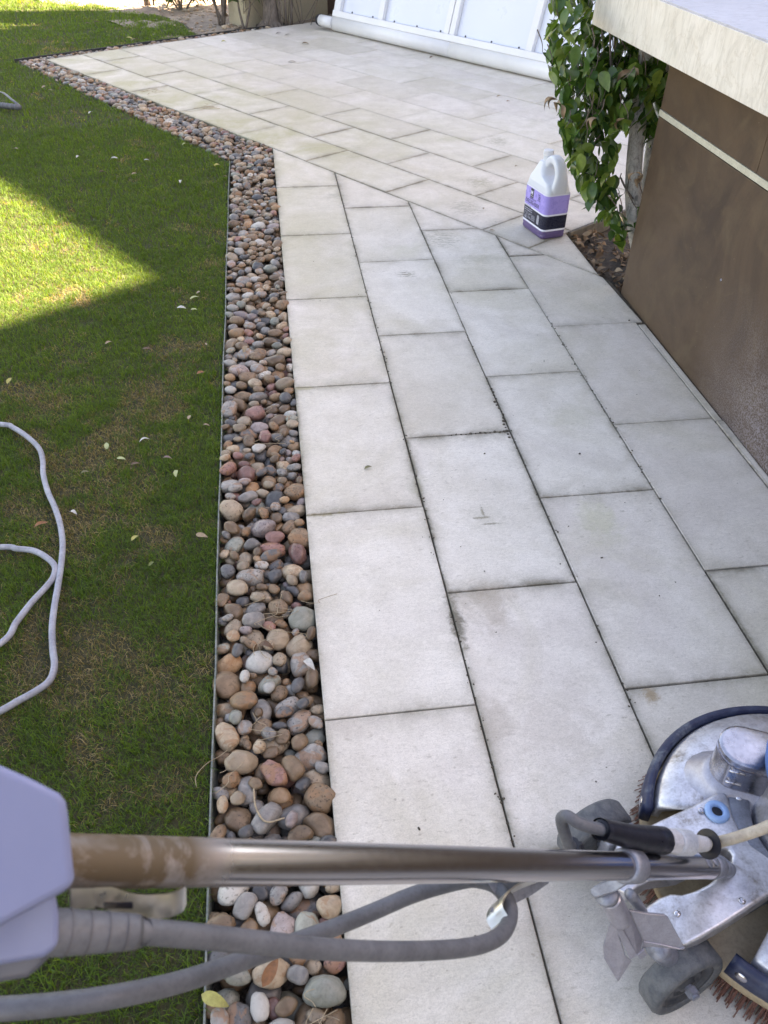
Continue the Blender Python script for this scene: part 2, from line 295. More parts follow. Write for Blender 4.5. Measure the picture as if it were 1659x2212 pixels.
# ------------------------------------------------------------------ object helpers
def tag(o, label=None, cat=None, group=None, kind=None):
    if label: o['label'] = label
    if cat: o['category'] = cat
    if group: o['group'] = group
    if kind: o['kind'] = kind
    return o
def link(o, parent=None):
    COL.objects.link(o)
    if parent is not None:
        o.parent = parent; o.matrix_parent_inverse = Matrix.Translation(parent.location).inverted()
    return o
def empty(name, loc, label, cat, group=None):
    o = bpy.data.objects.new(name, None); o.location = loc; o.empty_display_size = .05; COL.objects.link(o)
    return tag(o, label, cat, group)
def mesh_obj(name, verts, faces, mat, parent=None, smooth=False, attrs=None):
    me = bpy.data.meshes.new(name); me.from_pydata([tuple(map(float, v)) for v in verts], [], faces); me.validate(); me.update()
    for m in (mat if isinstance(mat, (list, tuple)) else [mat]): me.materials.append(m)
    if smooth: me.polygons.foreach_set('use_smooth', [True]*len(me.polygons))
    for k, v in (attrs or {}).items():
        a = me.attributes.new(k, 'FLOAT', 'POINT'); a.data.foreach_set('value', np.asarray(v, dtype=np.float32))
    return link(bpy.data.objects.new(name, me), parent)
def fast_mesh(name, V, quads=None, tris=None, mats=(), attrs=None, smooth=False, parent=None, midx=None):
    me = bpy.data.meshes.new(name); V = np.asarray(V, np.float32)
    me.vertices.add(len(V)); me.vertices.foreach_set('co', V.ravel())
    q = np.zeros((0,4),np.int32) if quads is None else np.asarray(quads,np.int32); t = np.zeros((0,3),np.int32) if tris is None else np.asarray(tris,np.int32)
    L = np.concatenate([q.ravel(), t.ravel()]); me.loops.add(len(L)); me.loops.foreach_set('vertex_index', L)
    tot = np.concatenate([np.full(len(q),4), np.full(len(t),3)]).astype(np.int32); st = np.concatenate([[0],np.cumsum(tot)[:-1]]).astype(np.int32)
    me.polygons.add(len(tot)); me.polygons.foreach_set('loop_start', st); me.polygons.foreach_set('loop_total', tot)
    if smooth: me.polygons.foreach_set('use_smooth', np.ones(len(tot),bool))
    for m in mats: me.materials.append(m)
    if midx is not None: me.polygons.foreach_set('material_index', np.asarray(midx,np.int32))
    me.update(calc_edges=True)
    for k, v in (attrs or {}).items():
        a = me.attributes.new(k, 'FLOAT', 'POINT'); a.data.foreach_set('value', np.asarray(v,np.float32))
    return link(bpy.data.objects.new(name, me), parent)
class MB:
    """collects shapes into one mesh"""
    def __init__(s): s.v = []; s.f = []; s.mi = []
    def add(s, v, f, mi=0):
        o = len(s.v); s.v += [tuple(map(float, p)) for p in v]; s.f += [tuple(i+o for i in q) for q in f]; s.mi += [mi]*len(f); return s
    def box(s, lo, hi, mi=0):
        (x0,y0,z0),(x1,y1,z1) = lo, hi
        v = [(x0,y0,z0),(x1,y0,z0),(x1,y1,z0),(x0,y1,z0),(x0,y0,z1),(x1,y0,z1),(x1,y1,z1),(x0,y1,z1)]
        return s.add(v, [(0,3,2,1),(4,5,6,7),(0,1,5,4),(1,2,6,5),(2,3,7,6),(3,0,4,7)], mi)
    def obox(s, c, ax, ay, az, mi=0):
        c, ax, ay, az = map(np.asarray, (c, ax, ay, az))
        v = [c+i*ax+j*ay+k*az for k in (-1,1) for i, j in ((-1,-1),(1,-1),(1,1),(-1,1))]
        return s.add(v, [(0,3,2,1),(4,5,6,7),(0,1,5,4),(1,2,6,5),(2,3,7,6),(3,0,4,7)], mi)
    def tube(s, pts, rad, seg=12, sm=6, cap=True, mi=0, flat=1.):
        P = smooth_path([np.asarray(p, float) for p in pts], sm) if sm else [np.asarray(p, float) for p in pts]
        n = len(P)
        if callable(rad): R = [rad(i/(n-1)) for i in range(n)]
        elif isinstance(rad, (list, tuple)): R = np.interp(np.linspace(0,1,n), np.linspace(0,1,len(rad)), rad)
        else: R = [rad]*n
        T = [P[min(i+1,n-1)]-P[max(i-1,0)] for i in range(n)]; T = [t/(np.linalg.norm(t)+1e-12) for t in T]
        u = np.cross(T[0], [0,0,1.]);
        if np.linalg.norm(u) < 1e-3: u = np.cross(T[0], [1.,0,0])
        u /= np.linalg.norm(u); V = []
        for i in range(n):
            u = u-T[i]*np.dot(u, T[i]); u /= np.linalg.norm(u); w_ = np.cross(T[i], u)
            for k in range(seg):
                an = 2*math.pi*k/seg; V.append(P[i]+R[i]*(math.cos(an)*u+math.sin(an)*w_*flat))
        Fc = [(i*seg+k, i*seg+(k+1)%seg, (i+1)*seg+(k+1)%seg, (i+1)*seg+k) for i in range(n-1) for k in range(seg)]
        if cap: Fc += [tuple(range(seg))[::-1], tuple((n-1)*seg+k for k in range(seg))]
        return s.add(V, Fc, mi)
    def lathe(s, prof, c=(0,0,0), seg=48, a0=0., a1=2*math.pi, axis=None, mi=0, capends=False):
        full = abs(a1-a0-2*math.pi) < 1e-6; m = seg if full else seg+1; V = []
        if axis is None: U, W_, A = np.array([1.,0,0]), np.array([0,1.,0]), np.array([0,0,1.])
        else:
            A = np.asarray(axis, float); A /= np.linalg.norm(A); U = np.cross(A, [0,0,1.]);
            if np.linalg.norm(U) < 1e-3: U = np.array([1.,0,0])
            U /= np.linalg.norm(U); W_ = np.cross(A, U)
        c = np.asarray(c, float)
        for k in range(m):
            an = a0+(a1-a0)*k/seg
            for r, z in prof: V.append(c+r*(math.cos(an)*U+math.sin(an)*W_)+z*A)
        p = len(prof); Fc = []
        for k in range(seg):
            k2 = (k+1) % m
            for j in range(p-1): Fc.append((k*p+j, k2*p+j, k2*p+j+1, k*p+j+1))
        if capends and not full: Fc += [tuple(range(p)), tuple((m-1)*p+j for j in range(p))[::-1]]
        return s.add(V, Fc, mi)
    def prism(s, poly, dz, mi=0):
        """poly: 3D top outline; dz: vector down"""
        n = len(poly); P = [np.asarray(p, float) for p in poly]; dz = np.asarray(dz, float)
        return s.add(P+[p+dz for p in P], [tuple(range(n)), tuple(range(2*n-1, n-1, -1))]+[((i+1)%n, i, n+i, n+(i+1)%n) for i in range(n)], mi)
    def build(s, name, mat, parent=None, smooth=False, bevel=0, segs=2, angle=35, weld=False, sub=0):
        o = mesh_obj(name, s.v, s.f, mat, parent, smooth)
        if any(s.mi): o.data.polygons.foreach_set('material_index', s.mi)
        bm = bmesh.new(); bm.from_mesh(o.data)
        if weld: bmesh.ops.remove_doubles(bm, verts=bm.verts, dist=1e-5)
        bmesh.ops.recalc_face_normals(bm, faces=bm.faces); bm.to_mesh(o.data); bm.free()
        if bevel:
            md = o.modifiers.new('bevel','BEVEL'); md.width = bevel; md.segments = segs; md.limit_method = 'ANGLE'; md.angle_limit = math.radians(angle); md.harden_normals = False
        if sub:
            md = o.modifiers.new('sub','SUBSURF'); md.levels = sub; md.render_levels = sub
        if smooth == 'auto' or (bevel and smooth):
            o.data.polygons.foreach_set('use_smooth', [True]*len(o.data.polygons))
            try:
                md = o.modifiers.new('wn','WEIGHTED_NORMAL'); md.keep_sharp = True
            except Exception: pass
        return o
def smooth_path(P, k):
    if len(P) < 3: return [P[0]+(P[-1]-P[0])*t for t in np.linspace(0,1,k+1)]
    Q = [2*P[0]-P[1]]+list(P)+[2*P[-1]-P[-2]]; out = []
    for i in range(1, len(Q)-2):
        for t in np.arange(k)/k:
            a, b, c, d = Q[i-1:i+3]
            out.append(.5*((2*b)+(c-a)*t+(2*a-5*b+4*c-d)*t*t+(3*b-a-3*c+d)*t**3))
    out.append(P[-1]); return out
def clip(poly, nx, ny, d):
    """keep the part of a 2D polygon where nx*x+ny*y <= d"""
    out = []
    for i in range(len(poly)):
        p, q = poly[i], poly[(i+1) % len(poly)]; sp, sq = nx*p[0]+ny*p[1]-d, nx*q[0]+ny*q[1]-d
        if sp <= 0: out.append(p)
        if sp*sq < 0: t = sp/(sp-sq); out.append((p[0]+(q[0]-p[0])*t, p[1]+(q[1]-p[1])*t))
    return out
def area(p): return .5*sum(p[i][0]*p[(i+1)%len(p)][1]-p[(i+1)%len(p)][0]*p[i][1] for i in range(len(p)))
def inset(p, g):
    n = len(p); out = []
    for i in range(n):
        a, b, c = np.array(p[i-1]), np.array(p[i]), np.array(p[(i+1)%n])
        d1, d2 = b-a, c-b; d1 /= np.linalg.norm(d1); d2 /= np.linalg.norm(d2)
        n1, n2 = np.array([-d1[1], d1[0]]), np.array([-d2[1], d2[0]])
        k = 1+np.dot(n1, n2); out.append(tuple(b+(n1+n2)*g/max(k, .15)))
    return out
# ================================================================== GROUND AND PAVING
B0 = 2.085                                   # line where the patio meets the walkway
def clean(poly):
    out = []
    for p in poly:
        if not out or math.hypot(p[0]-out[-1][0], p[1]-out[-1][1]) > .004: out.append(p)
    if len(out) > 2 and math.hypot(out[0][0]-out[-1][0], out[0][1]-out[-1][1]) < .004: out.pop()
    return out
def slab_mesh(polys, name, mossf, gapf=lambda x, y: random.uniform(.0012,.0022)):
    V, Q, ed, ms = [], [], [], []
    for poly in polys:
        poly = clean(poly)
        if len(poly) < 3: continue
        if area(poly) < 0: poly = poly[::-1]
        if area(poly) < .0015: continue
        A = area(poly); per = sum(math.dist(poly[i], poly[(i+1)%len(poly)]) for i in range(len(poly))); rin = A/per
        dz = random.uniform(-.0015, .0005); tilt = (random.uniform(-.002,.002), random.uniform(-.002,.002)); c = np.mean(poly, axis=0); gp_ = gapf(c[0], c[1]); p2 = inset(poly,gp_+.0018); sc_ = lambda g: [(c[0]+(p[0]-c[0])*(1-g), c[1]+(p[1]-c[1])*(1-g)) for p in p2]
        ek = min(1,gp_/.0022)
        rings = [(inset(poly,gp_), -.035, ek), (inset(poly,gp_), -.0028*ek, ek), (inset(poly,gp_+.0008), -.0008*ek, ek), (p2, 0, .95*ek),
                 (sc_(min(.4,.007/rin)), 0, .5*ek), (sc_(min(.7,.022/rin)), 0, 0.)]
        o = len(V); n = len(poly)
        for rg, z, e in rings:
            for p in rg:
                V.append((p[0], p[1], z+dz+(p[0]-c[0])*tilt[0]+(p[1]-c[1])*tilt[1])); ed.append(e); ms.append(mossf(p[0], p[1]))
        for k in range(len(rings)-1):
            for i in range(n): Q.append((o+k*n+i, o+k*n+(i+1)%n, o+(k+1)*n+(i+1)%n, o+(k+1)*n+i))
        Q.append(tuple(o+(len(rings)-1)*n+i for i in range(n)))
    return mesh_obj(name, V, Q, M_PAVER, attrs={'edge': ed, 'moss': ms})
walk = []
XB = [0, .2985, .602, .910, 1.2165]
for c in range(4):
    off = .002 if c % 2 == 0 else .306
    for k in range(-5, 6):
        y0, y1 = off+.61*k, off+.61*(k+1); x0, x1 = XB[c], XB[c+1]
        if c == 0 and k == 5: y1 = 3.75
        if c == 3 and y1 < 1.6: x1 = 1.2125
        xb_ = 1.238 if (c == 3 and k == 2) else x1
        walk.append(clip([(x0,y0),(xb_,y0),(x1,y1),(x0,y1)], N_[0], N_[1], B0))
for k in range(-3, 2):                        # cut strip along the counter foot
    walk.append([(1.2135,.90+.61*k-.61),(1.238,.90+.61*k-.61),(1.2405,.90+.61*k),(1.2135,.90+.61*k)])
def moss_walk(x, y): return max(0, min(1, .25+.30*(y-1.0)/2.5-.5*x))+ (.25 if x < .3 and y > 1.2 else 0)
tag(slab_mesh(walk, 'path', moss_walk), 'pale limestone paver path with dirty joints running past the counter', None, None, 'structure')
patio = []
rows = [B0, 2.372]+[2.372+.3115*i for i in range(1, 10)]
AP = -1.25
for r in range(len(rows)-1):
    sh = 0 if r % 2 == 0 else .5
    for k in range(-7, 6):
        a0, a1 = -2.752+.6205*(k+sh), -2.752+.6205*(k+1+sh)
        p = [tuple(AB(a,b)[:2]) for a, b in ((a0,rows[r]),(a1,rows[r]),(a1,rows[r+1]),(a0,rows[r+1]))]
        p = clip(p, -E_[0], -E_[1], 5.875)
        if len(p) < 3: continue
        q = clip(p, E_[0], E_[1], AP); patio.append(q)
        q = clip(clip(p, -E_[0], -E_[1], -AP), 1, 0, 1.2165); patio.append(q)
patio = [p for p in patio if len(p) >= 3]
def moss_patio(x, y):
    a, b = E_[0]*x+E_[1]*y, N_[0]*x+N_[1]*y
    return max(0, min(1, 1.0-(b-2.35)/1.15))*max(0, min(1, .35+(-a-1.9)/1.6))
def gap_patio(x, y):
    a, b = E_[0]*x+E_[1]*y, N_[0]*x+N_[1]*y
    if b < 2.7 or (b < 3.0 and a > -3.4): return .0018
    if b < 3.05: return .0013
    return random.choice((.0003,.0004,.0006,.0010))
tag(slab_mesh(patio, 'patio', moss_patio, gap_patio), 'limestone paver patio laid at an angle to the path', None, None, 'structure')
# joint filling, just below the slabs
jf = MB()
j1 = clip([(0.003,-2.9),(1.244,-2.9),(1.244,3.7),(0.003,3.7)], N_[0], N_[1], B0)
jf.add([(x,y,-.0065) for x,y in j1]+[(x,y,-.09) for x,y in j1], [tuple(range(len(j1)))]+[((i+1)%len(j1), i, len(j1)+i, len(j1)+(i+1)%len(j1)) for i in range(len(j1))])
pp = [AB(-5.872,B0+.003),AB(-5.872,5.2),AB(AP,5.2),AB(AP,B0+.003)]
for z0, z1 in ((-.0065,-.09),):
    jf.add([(p[0],p[1],z0) for p in pp]+[(p[0],p[1],z1) for p in pp], [(0,1,2,3)]+[((i+1)%4, i, 4+i, 4+(i+1)%4) for i in range(4)])
tri = [tuple(AB(AP,B0+.003)[:2]), (1.214, (B0+.003-N_[0]*1.214)/N_[1]), (1.214, (-AP+E_[0]*1.214)/(-E_[1]))]
jf.add([(x,y,-.0065) for x,y in tri]+[(x,y,-.09) for x,y in tri], [(0,1,2)]+[((i+1)%3, i, 3+i, 3+(i+1)%3) for i in range(3)])
tag(jf.build('paving_bed', M_GROUT), 'dark dirt filling the joints under the pavers', None, None, 'structure')
# general ground
tag(mesh_obj('ground', [(-150,-150,-.12),(150,-150,-.12),(150,150,-.12),(-150,150,-.12)], [(0,1,2,3)], M_SOIL), 'dry bare earth', None, None, 'structure')
# soil bed at the far side of the patio
def grid_patch(name, mat, pts_fn, nx, ny):
    V = []; Q = []
    for j in range(ny+1):
        for i in range(nx+1): V.append(pts_fn(i/nx, j/ny))
    for j in range(ny):
        for i in range(nx): o = j*(nx+1)+i; Q.append((o,o+1,o+nx+2,o+nx+1))
    return mesh_obj(name, V, Q, mat, smooth=True)
def soil_fn(u, v):
    a, b = -5.97-6.0*u, 3.2+3.6*v; p = AB(a, b)
    z = -.03+.05*u+.04*(mnoise.noise(Vector((p[0]*2.2,p[1]*2.2,0)))+.5*mnoise.noise(Vector((p[0]*9,p[1]*9,3)))+.25*mnoise.noise(Vector((p[0]*30,p[1]*30,5))))
    return (p[0], p[1], z)
tag(grid_patch('soil_bed', M_SOIL, soil_fn, 150, 90), 'dry brown soil bed beyond the patio', None, None, 'structure')
# lawn sheet: x < edging and beyond the patio's end, bounded by the soil bed
G1, G2 = (-.212,-.5), (-.228,3.503); G3 = (-1.80,6.004)
def lawn_in(x, y):
    xe = np.interp(y, [-.5,3.503], [-.212,-.229])
    a = E_[0]*x+E_[1]*y; b = N_[0]*x+N_[1]*y
    near = (x < xe) & (y < 3.5)
    s = (G3[0]-G2[0])*(y-G2[1])-(G3[1]-G2[1])*(x-G2[0])     # > 0 on the lawn side
    diag = (y >= 3.5) & (s > 0) & (a > -5.985)
    bl = np.interp(a, [-12,-8.5,-7.6,-7.0,-6.6,-6.2,-5.985], [3.3,3.5,3.6,3.7,3.66,3.52,3.47])
    far = (a <= -5.985) & (b < bl)
    return near | diag | far
lv = [(-14,-6),(G1[0]+.0,-6),(G1[0],-.5),(G2[0],3.503),(G3[0],G3[1])]
fa = [AB(-5.985,1.92), AB(-5.985,3.47), AB(-6.2,3.55), AB(-6.6,3.7), AB(-7.0,3.75), AB(-7.6,3.65), AB(-8.5,3.55), AB(-14,3.2)]
lv += [tuple(p[:2]) for p in fa]+[(-22,10),(-22,-6)]
lm = MB(); lm.add([(x,y,-.018) for x,y in lv]+[(x,y,-.11) for x,y in lv], [tuple(range(len(lv)))]+[((i+1)%len(lv), i, len(lv)+i, len(lv)+(i+1)%len(lv)) for i in range(len(lv))])
lw = lm.build('lawn_ground', M_LAWN); tag(lw, 'soil and thatch of the lawn', None, None, 'structure')
bm = bmesh.new(); bm.from_mesh(lw.data); bmesh.ops.triangulate(bm, faces=bm.faces); bm.to_mesh(lw.data); bm.free()
# grass blades
def vnoise(x, y, s, seed=0.):
    """cheap smooth value noise in numpy"""
    x = x*s+seed*17.3; y = y*s+seed*9.1; xi, yi = np.floor(x).astype(np.int64), np.floor(y).astype(np.int64); fx, fy = x-xi, y-yi
    fx = fx*fx*(3-2*fx); fy = fy*fy*(3-2*fy)
    def h(a, b):
        v = (a*374761393+b*668265263) & 0xffffffff; v = ((v ^ (v >> 13))*1274126177) & 0xffffffff
        return ((v ^ (v >> 16)) & 0xffff)/65535.
    return (h(xi,yi)*(1-fx)+h(xi+1,yi)*fx)*(1-fy)+(h(xi,yi+1)*(1-fx)+h(xi+1,yi+1)*fx)*fy
def fbm(x, y, s, seed=0.): return .5*vnoise(x,y,s,seed)+.3*vnoise(x,y,s*2.3,seed+1)+.2*vnoise(x,y,s*5.1,seed+2)
def in_view(P, m=.06):
    q = (P-CAM_C) @ CAM_R.T; u = F*q[:,0]/q[:,2]/1659; v = F*q[:,1]/q[:,2]/2212
    return (q[:,2] > .1) & (np.abs(u) < .5+m) & (np.abs(v) < .5+m)
def grass():
    zones = [((-1.6,-1.0),(-.2,1.3),68000,.80),((-1.7,1.3),(-.2,2.4),42000,.95),((-2.4,2.4),(-.2,4.2),20000,1.2),((-3.2,4.2),(0.5,6.6),8000,1.7),((-4.4,6.6),(1.0,11.5),5200,2.3)]
    P, SZ = [], []
    for (x0,y0),(x1,y1),dens,sz in zones:
        n = int((x1-x0)*(y1-y0)*dens); x = rng.uniform(x0,x1,n); y = rng.uniform(y0,y1,n)
        k = lawn_in(x,y); x, y = x[k], y[k]
        p = np.c_[x,y,np.full(len(x),-.018)]; k = in_view(p,.32); P.append(p[k]); SZ.append(np.full(k.sum(),sz))
    P = np.concatenate(P); SZ = np.concatenate(SZ); x, y = P[:,0], P[:,1]; n = len(P)
    # dryness patches, measured: the near lawn is thin and brown in the middle, green along the edging and far away
    dry = fbm(x,y,4.5,1)*1.0+.35*(vnoise(x,y,22,4)-.5)
    c1 = np.exp(-(((x+.55)/.28)**2+((y-.45)/.55)**2)); c2 = np.exp(-(((x+.42)/.16)**2+((y-1.1)/.45)**2)); c3 = np.exp(-(((x+.33)/.12)**2+((y-1.9)/.3)**2)); c4=np.exp(-(((x+.30)/.1)**2+((y-3.3)/.3)**2))
    c5 = np.exp(-(((x+.9)/.3)**2+((y-2.2)/.4)**2))*.5
    dry = dry-.70+.34*c1+.30*c2+.25*c3+.2*c4+.2*c5-.25*np.exp(-(((x+.3)/.12)**2+((y-.25)/.3)**2))
    pdry = np.clip(dry*3.2+.10+.18*np.clip(1.6-y,0,1),.02,.85)
    isdry = rng.random(n) < pdry
    keep = rng.random(n) < np.clip(1.15-pdry*.55,.35,1); P, SZ, isdry, pdry = P[keep], SZ[keep], isdry[keep], pdry[keep]; n = len(P); x, y = P[:,0], P[:,1]
    clump = .65+.7*vnoise(x,y,30,7)
    h = rng.uniform(.010,.026,n)*clump*(1+.25*(SZ>1))*np.where(isdry,.7,1.)*(1+.12*(SZ-1)); wd = rng.uniform(.0006,.0012,n)*SZ
    az = rng.uniform(0,2*np.pi,n); la = rng.uniform(0,2*np.pi,n); lean = np.where(isdry, rng.uniform(.6,1.8,n), rng.uniform(.2,1.4,n))
    side = np.c_[np.cos(az),np.sin(az),np.zeros(n)]*wd[:,None]
    ld = np.c_[np.cos(la),np.sin(la),np.zeros(n)]
    m = P+ld*(h*lean*.35)[:,None]+np.c_[0*h,0*h,h*.6]; t = P+ld*(h*lean)[:,None]+np.c_[0*h,0*h,h*np.clip(1-.35*lean,.25,1)]
    V = np.stack([P-side,P+side,m+side*.8,m-side*.8,t],1).reshape(-1,3)
    o = np.arange(n)*5
    Q = np.stack([o,o+1,o+2,o+3],1); T = np.stack([o+3,o+2,o+4],1)
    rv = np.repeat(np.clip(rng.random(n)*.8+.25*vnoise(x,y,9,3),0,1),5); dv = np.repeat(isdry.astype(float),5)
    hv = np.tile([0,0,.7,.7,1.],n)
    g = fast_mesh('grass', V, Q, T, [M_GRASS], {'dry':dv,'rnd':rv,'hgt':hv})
    print('grass blades', n); return tag(g, 'short green lawn grass with thin brown patches', None, None, 'stuff')
grass()
# ================================================================== PEBBLES
gb = MB(); gp = [(-.215,-2.5,-.08),(.002,-2.5,-.08),(.002,3.617,-.08),AB(-5.87,2.09,-.08),AB(-5.87,4.3,-.08),AB(-5.99,4.3,-.08),(-1.81,6.01,-.08),(-.228,3.5,-.08)]
gb.add(gp, [tuple(range(len(gp)))]); tag(gb.build('gravel_trench', M_BEDGRAVEL), 'dark soil under the river pebbles', None, None, 'structure')
def strip_in(x, y):
    a = E_[0]*x+E_[1]*y; b = N_[0]*x+N_[1]*y
    xe = np.interp(y,[-.5,3.503],[-.209,-.226])
    r1 = (x > xe) & (x < .006) & (y < 3.55)
    s = (G3[0]-G2[0])*(y-G2[1])-(G3[1]-G2[1])*(x-G2[0])
    r2 = (y >= 3.4) & (s < 0) & (b < B0+.004) & (a > -5.985) & (x < .006)
    r3 = (a > -5.985) & (a < -5.885) & (b >= B0-.02) & (b < 4.15)
    return r1 | r2 | r3
def base_pebble(seed, sub):
    bm = bmesh.new(); bmesh.ops.create_icosphere(bm, subdivisions=sub, radius=1.)
    r = random.Random(seed); ex = r.uniform(.62,1.0); o = Vector((r.uniform(0,99),r.uniform(0,99),0)); k = r.uniform(.16,.34)
    for v in bm.verts:
        c = v.co.normalized(); q = Vector([math.copysign(abs(t)**ex, t) for t in c]); q = c*(q.length**.6)
        d = 1+k*mnoise.noise(c*.9+o)+.09*mnoise.noise(c*2.2+o); v.co = q*d
    return bm
def pebbles():
    HX0, HY0, RES = -2.1, -1.0, .003; NX, NY = int(2.7/RES), int(8.3/RES); H = np.full((NX,NY), -.080)
    gx = HX0+(np.arange(NX)+.5)*RES; gy = HY0+(np.arange(NY)+.5)*RES
    IN = strip_in(gx[:,None]+0*gy[None], gy[None]+0*gx[:,None])
    H[~IN] = .05
    cells = np.argwhere(IN); areaS = len(cells)*RES*RES
    words = ['brown']*30+['tan']*17+['grey']*17+['dark grey']*9+['orange']*3+['off-white']*5+['reddish']*4+['greenish grey']*6+['mauve']*4
    out = []; N = int(areaS*3000)
    for i in range(N):
        big = random.random() < .50
        far = False
        L = random.uniform(.021,.033) if big else (random.uniform(.013,.021) if random.random() < .86 else random.uniform(.007,.012))
        W = L*random.uniform(.58,.90); T = L*random.uniform(.44,.66); th = random.uniform(0,math.pi)
        best = None; ct, st = math.cos(th), math.sin(th); m = int(L/RES)+1
        off = np.arange(-m,m+1)*RES; OX, OY = np.meshgrid(off,off,indexing='ij'); U = (OX*ct+OY*st)/L; Wv = (-OX*st+OY*ct)/W; rr = U*U+Wv*Wv; mk = rr < 1
        low = np.where(mk, T*np.sqrt(np.clip(1-rr,0,1)), 0); mk2 = rr < .80
        for _ in range(9):
            cx, cy = cells[random.randrange(len(cells))]
            if cx-m < 0 or cy-m < 0 or cx+m >= NX or cy+m >= NY: continue
            sub = H[cx-m:cx+m+1, cy-m:cy+m+1]
            insub = IN[cx-m:cx+m+1, cy-m:cy+m+1]; mm_ = mk2 & (insub | (rr < .55)); z = (sub+low)[mm_].max()
            if best is None or z < best[0]: best = (z, cx, cy)
        if best is None: continue
        z, cx, cy = best
        if z > -.001-T*.35 : continue
        sub = H[cx-m:cx+m+1, cy-m:cy+m+1]; ins = IN[cx-m:cx+m+1, cy-m:cy+m+1]
        sub[mk & ins] = np.maximum(sub, z+low)[mk & ins]
        out.append((gx[cx], gy[cy], z, L, W, T, th, random.choice(words)))
    return out, (H, IN, gx, gy)
PB, (PH, PIN, PGX, PGY) = pebbles()
# which pebbles are uppermost and nearest: those show largest
P3 = np.array([p[:3] for p in PB]); PL = np.array([p[3] for p in PB])
q = (P3-CAM_C) @ CAM_R.T; vis = in_view(P3,.0)
topz = np.array([PH[min(len(PGX)-1,max(0,int((p[0]-PGX[0])/.003+.5))), min(len(PGY)-1,max(0,int((p[1]-PGY[0])/.003+.5)))] for p in PB])
expo = (P3[:,2]+np.array([p[5] for p in PB])) >= topz-.004
score = np.where(vis & expo, (PL/q[:,2])**2, 0)
order = np.argsort(-score); single = set(order[:300].tolist()); single = {i for i in single if score[i] > 0}
meshes = []
for s_ in range(10):
    bm = base_pebble(s_, 3); me = bpy.data.meshes.new('river_pebble'); bm.to_mesh(me); bm.free()
    me.polygons.foreach_set('use_smooth', [True]*len(me.polygons)); me.materials.append(M_PEB['grey']); meshes.append(me)
sz_words = lambda L: 'large' if L > .029 else ('medium' if L > .023 else 'small')
sh_words = lambda L, W: 'elongated' if W/L < .68 else ('oval' if W/L < .80 else 'round')
labels = {}
def zone(x, y):
    s_ = 'by edging' if x < -.145 else ('by pavers' if x > -.065 else 'mid strip')
    if y > 3.25: return 'at the strip bend' if x > -.3 else 'in the diagonal strip'
    if y < -.28: return s_+' below chrome handle'
    if y < .0: return s_+' just above chrome handle'
    k = int(y/.61); return s_+(' lower' if y-k*.61 < .305 else ' upper')+' half of '+('first','second','third','fourth','fifth','topmost')[k]+' paver'
def lab0(p): return f'{sz_words(p[3])} {sh_words(p[3],p[4])} {p[7]} pebble {zone(p[0],p[1])}'
same = {}
for i in single: same.setdefault(lab0(PB[i]), []).append(i)
LAB = {}
for k_, v_ in same.items():
    v_.sort(key=lambda i: -PB[i][1]); n_ = len(v_)
    wd_ = {1:[''],2:['upper of two','lower of two'],3:['topmost of three','middle of three','lowest of three'],4:['topmost of four','second of four','third of four','lowest of four']}.get(n_, ['one of several']*n_)
    for i, t_ in zip(v_, wd_): LAB[i] = (k_+((', '+t_) if t_ else ''))
rest = []
for i, (x,y,z,L,W,T,th,wd) in enumerate(PB):
    eu = (random.uniform(-.25,.25), random.uniform(-.25,.25), th)
    if i in single:
        o = bpy.data.objects.new('river_pebble', meshes[i % 10]); COL.objects.link(o); o.location = (x,y,z); o.scale = (L,W,T); o.rotation_euler = eu
        o.material_slots[0].link = 'OBJECT'; o.material_slots[0].material = M_PEB[wd]
        tag(o, LAB[i], 'pebble', 'river pebbles in the strip between lawn and pavers')
    else: rest.append((x,y,z,L,W,T,eu,wd))
protos = []
for s_ in range(8):
    bm = base_pebble(40+s_, 2); protos.append((np.array([v.co[:] for v in bm.verts]), np.array([[v.index for v in f.verts] for f in bm.faces]))); bm.free()
V, T_, mi = [], [], []; o = 0; keys = list(M_PEB)
for k, (x,y,z,L,W,T,eu,wd) in enumerate(rest):
    pv, pf = protos[k % 8]; M = np.array(Matrix.LocRotScale(None, Vector((0,0,0)).to_track_quat('Z','Y') if False else __import__('mathutils').Euler(eu).to_quaternion(), Vector((L,W,T))).to_3x3())
    V.append(pv @ M.T+np.array([x,y,z])); T_.append(pf+o); mi += [keys.index(wd)]*len(pf); o += len(pv)
ob = fast_mesh('river_gravel', np.concatenate(V), None, np.concatenate(T_), [M_PEB[k] for k in keys], smooth=True, midx=mi)
tag(ob, 'rest of the mixed brown and grey river pebbles filling the strip', None, None, 'stuff')
print('pebbles', len(PB), 'single', len(single))
# edging
e1 = MB(); ys = np.linspace(-2.4,3.50,24); pts = [(np.interp(yy,[-.5,3.503],[-.209,-.227])+random.uniform(-.002,.002), yy) for yy in ys]
for i in range(len(pts)-1):
    (xa,ya),(xb,yb) = pts[i],pts[i+1]; e1.add([(xa-.0016,ya,-.11),(xa+.0016,ya,-.11),(xb+.0016,yb,-.11),(xb-.0016,yb,-.11),(xa-.0016,ya,-.004),(xa+.0016,ya,-.004),(xb+.0016,yb,-.004),(xb-.0016,yb,-.004)],[(4,5,6,7),(0,4,7,3),(1,2,6,5)]+([(0,1,5,4)] if i==0 else [])+([(3,7,6,2)] if i==len(pts)-2 else []))
tag(e1.build('lawn_edging', M_STEEL, weld=True), 'thin weathered green-grey metal edging between lawn and pebbles', 'edging')
e2 = MB(); c0, c1 = AB(-5.985,1.90), AB(-5.955,4.35); dn = np.array([*E_,0])*.006
for q0, q1 in ((c0,c1),):
    m_ = (q0+q1)/2; e2.obox((m_[0],m_[1],-.040), (q1-q0)/2, dn*.7, (0,0,.046))
tag(e2.build('black_edging', M_BEDGE, bevel=.002), 'black plastic edging standing between far lawn and patio end pebbles', 'edging')
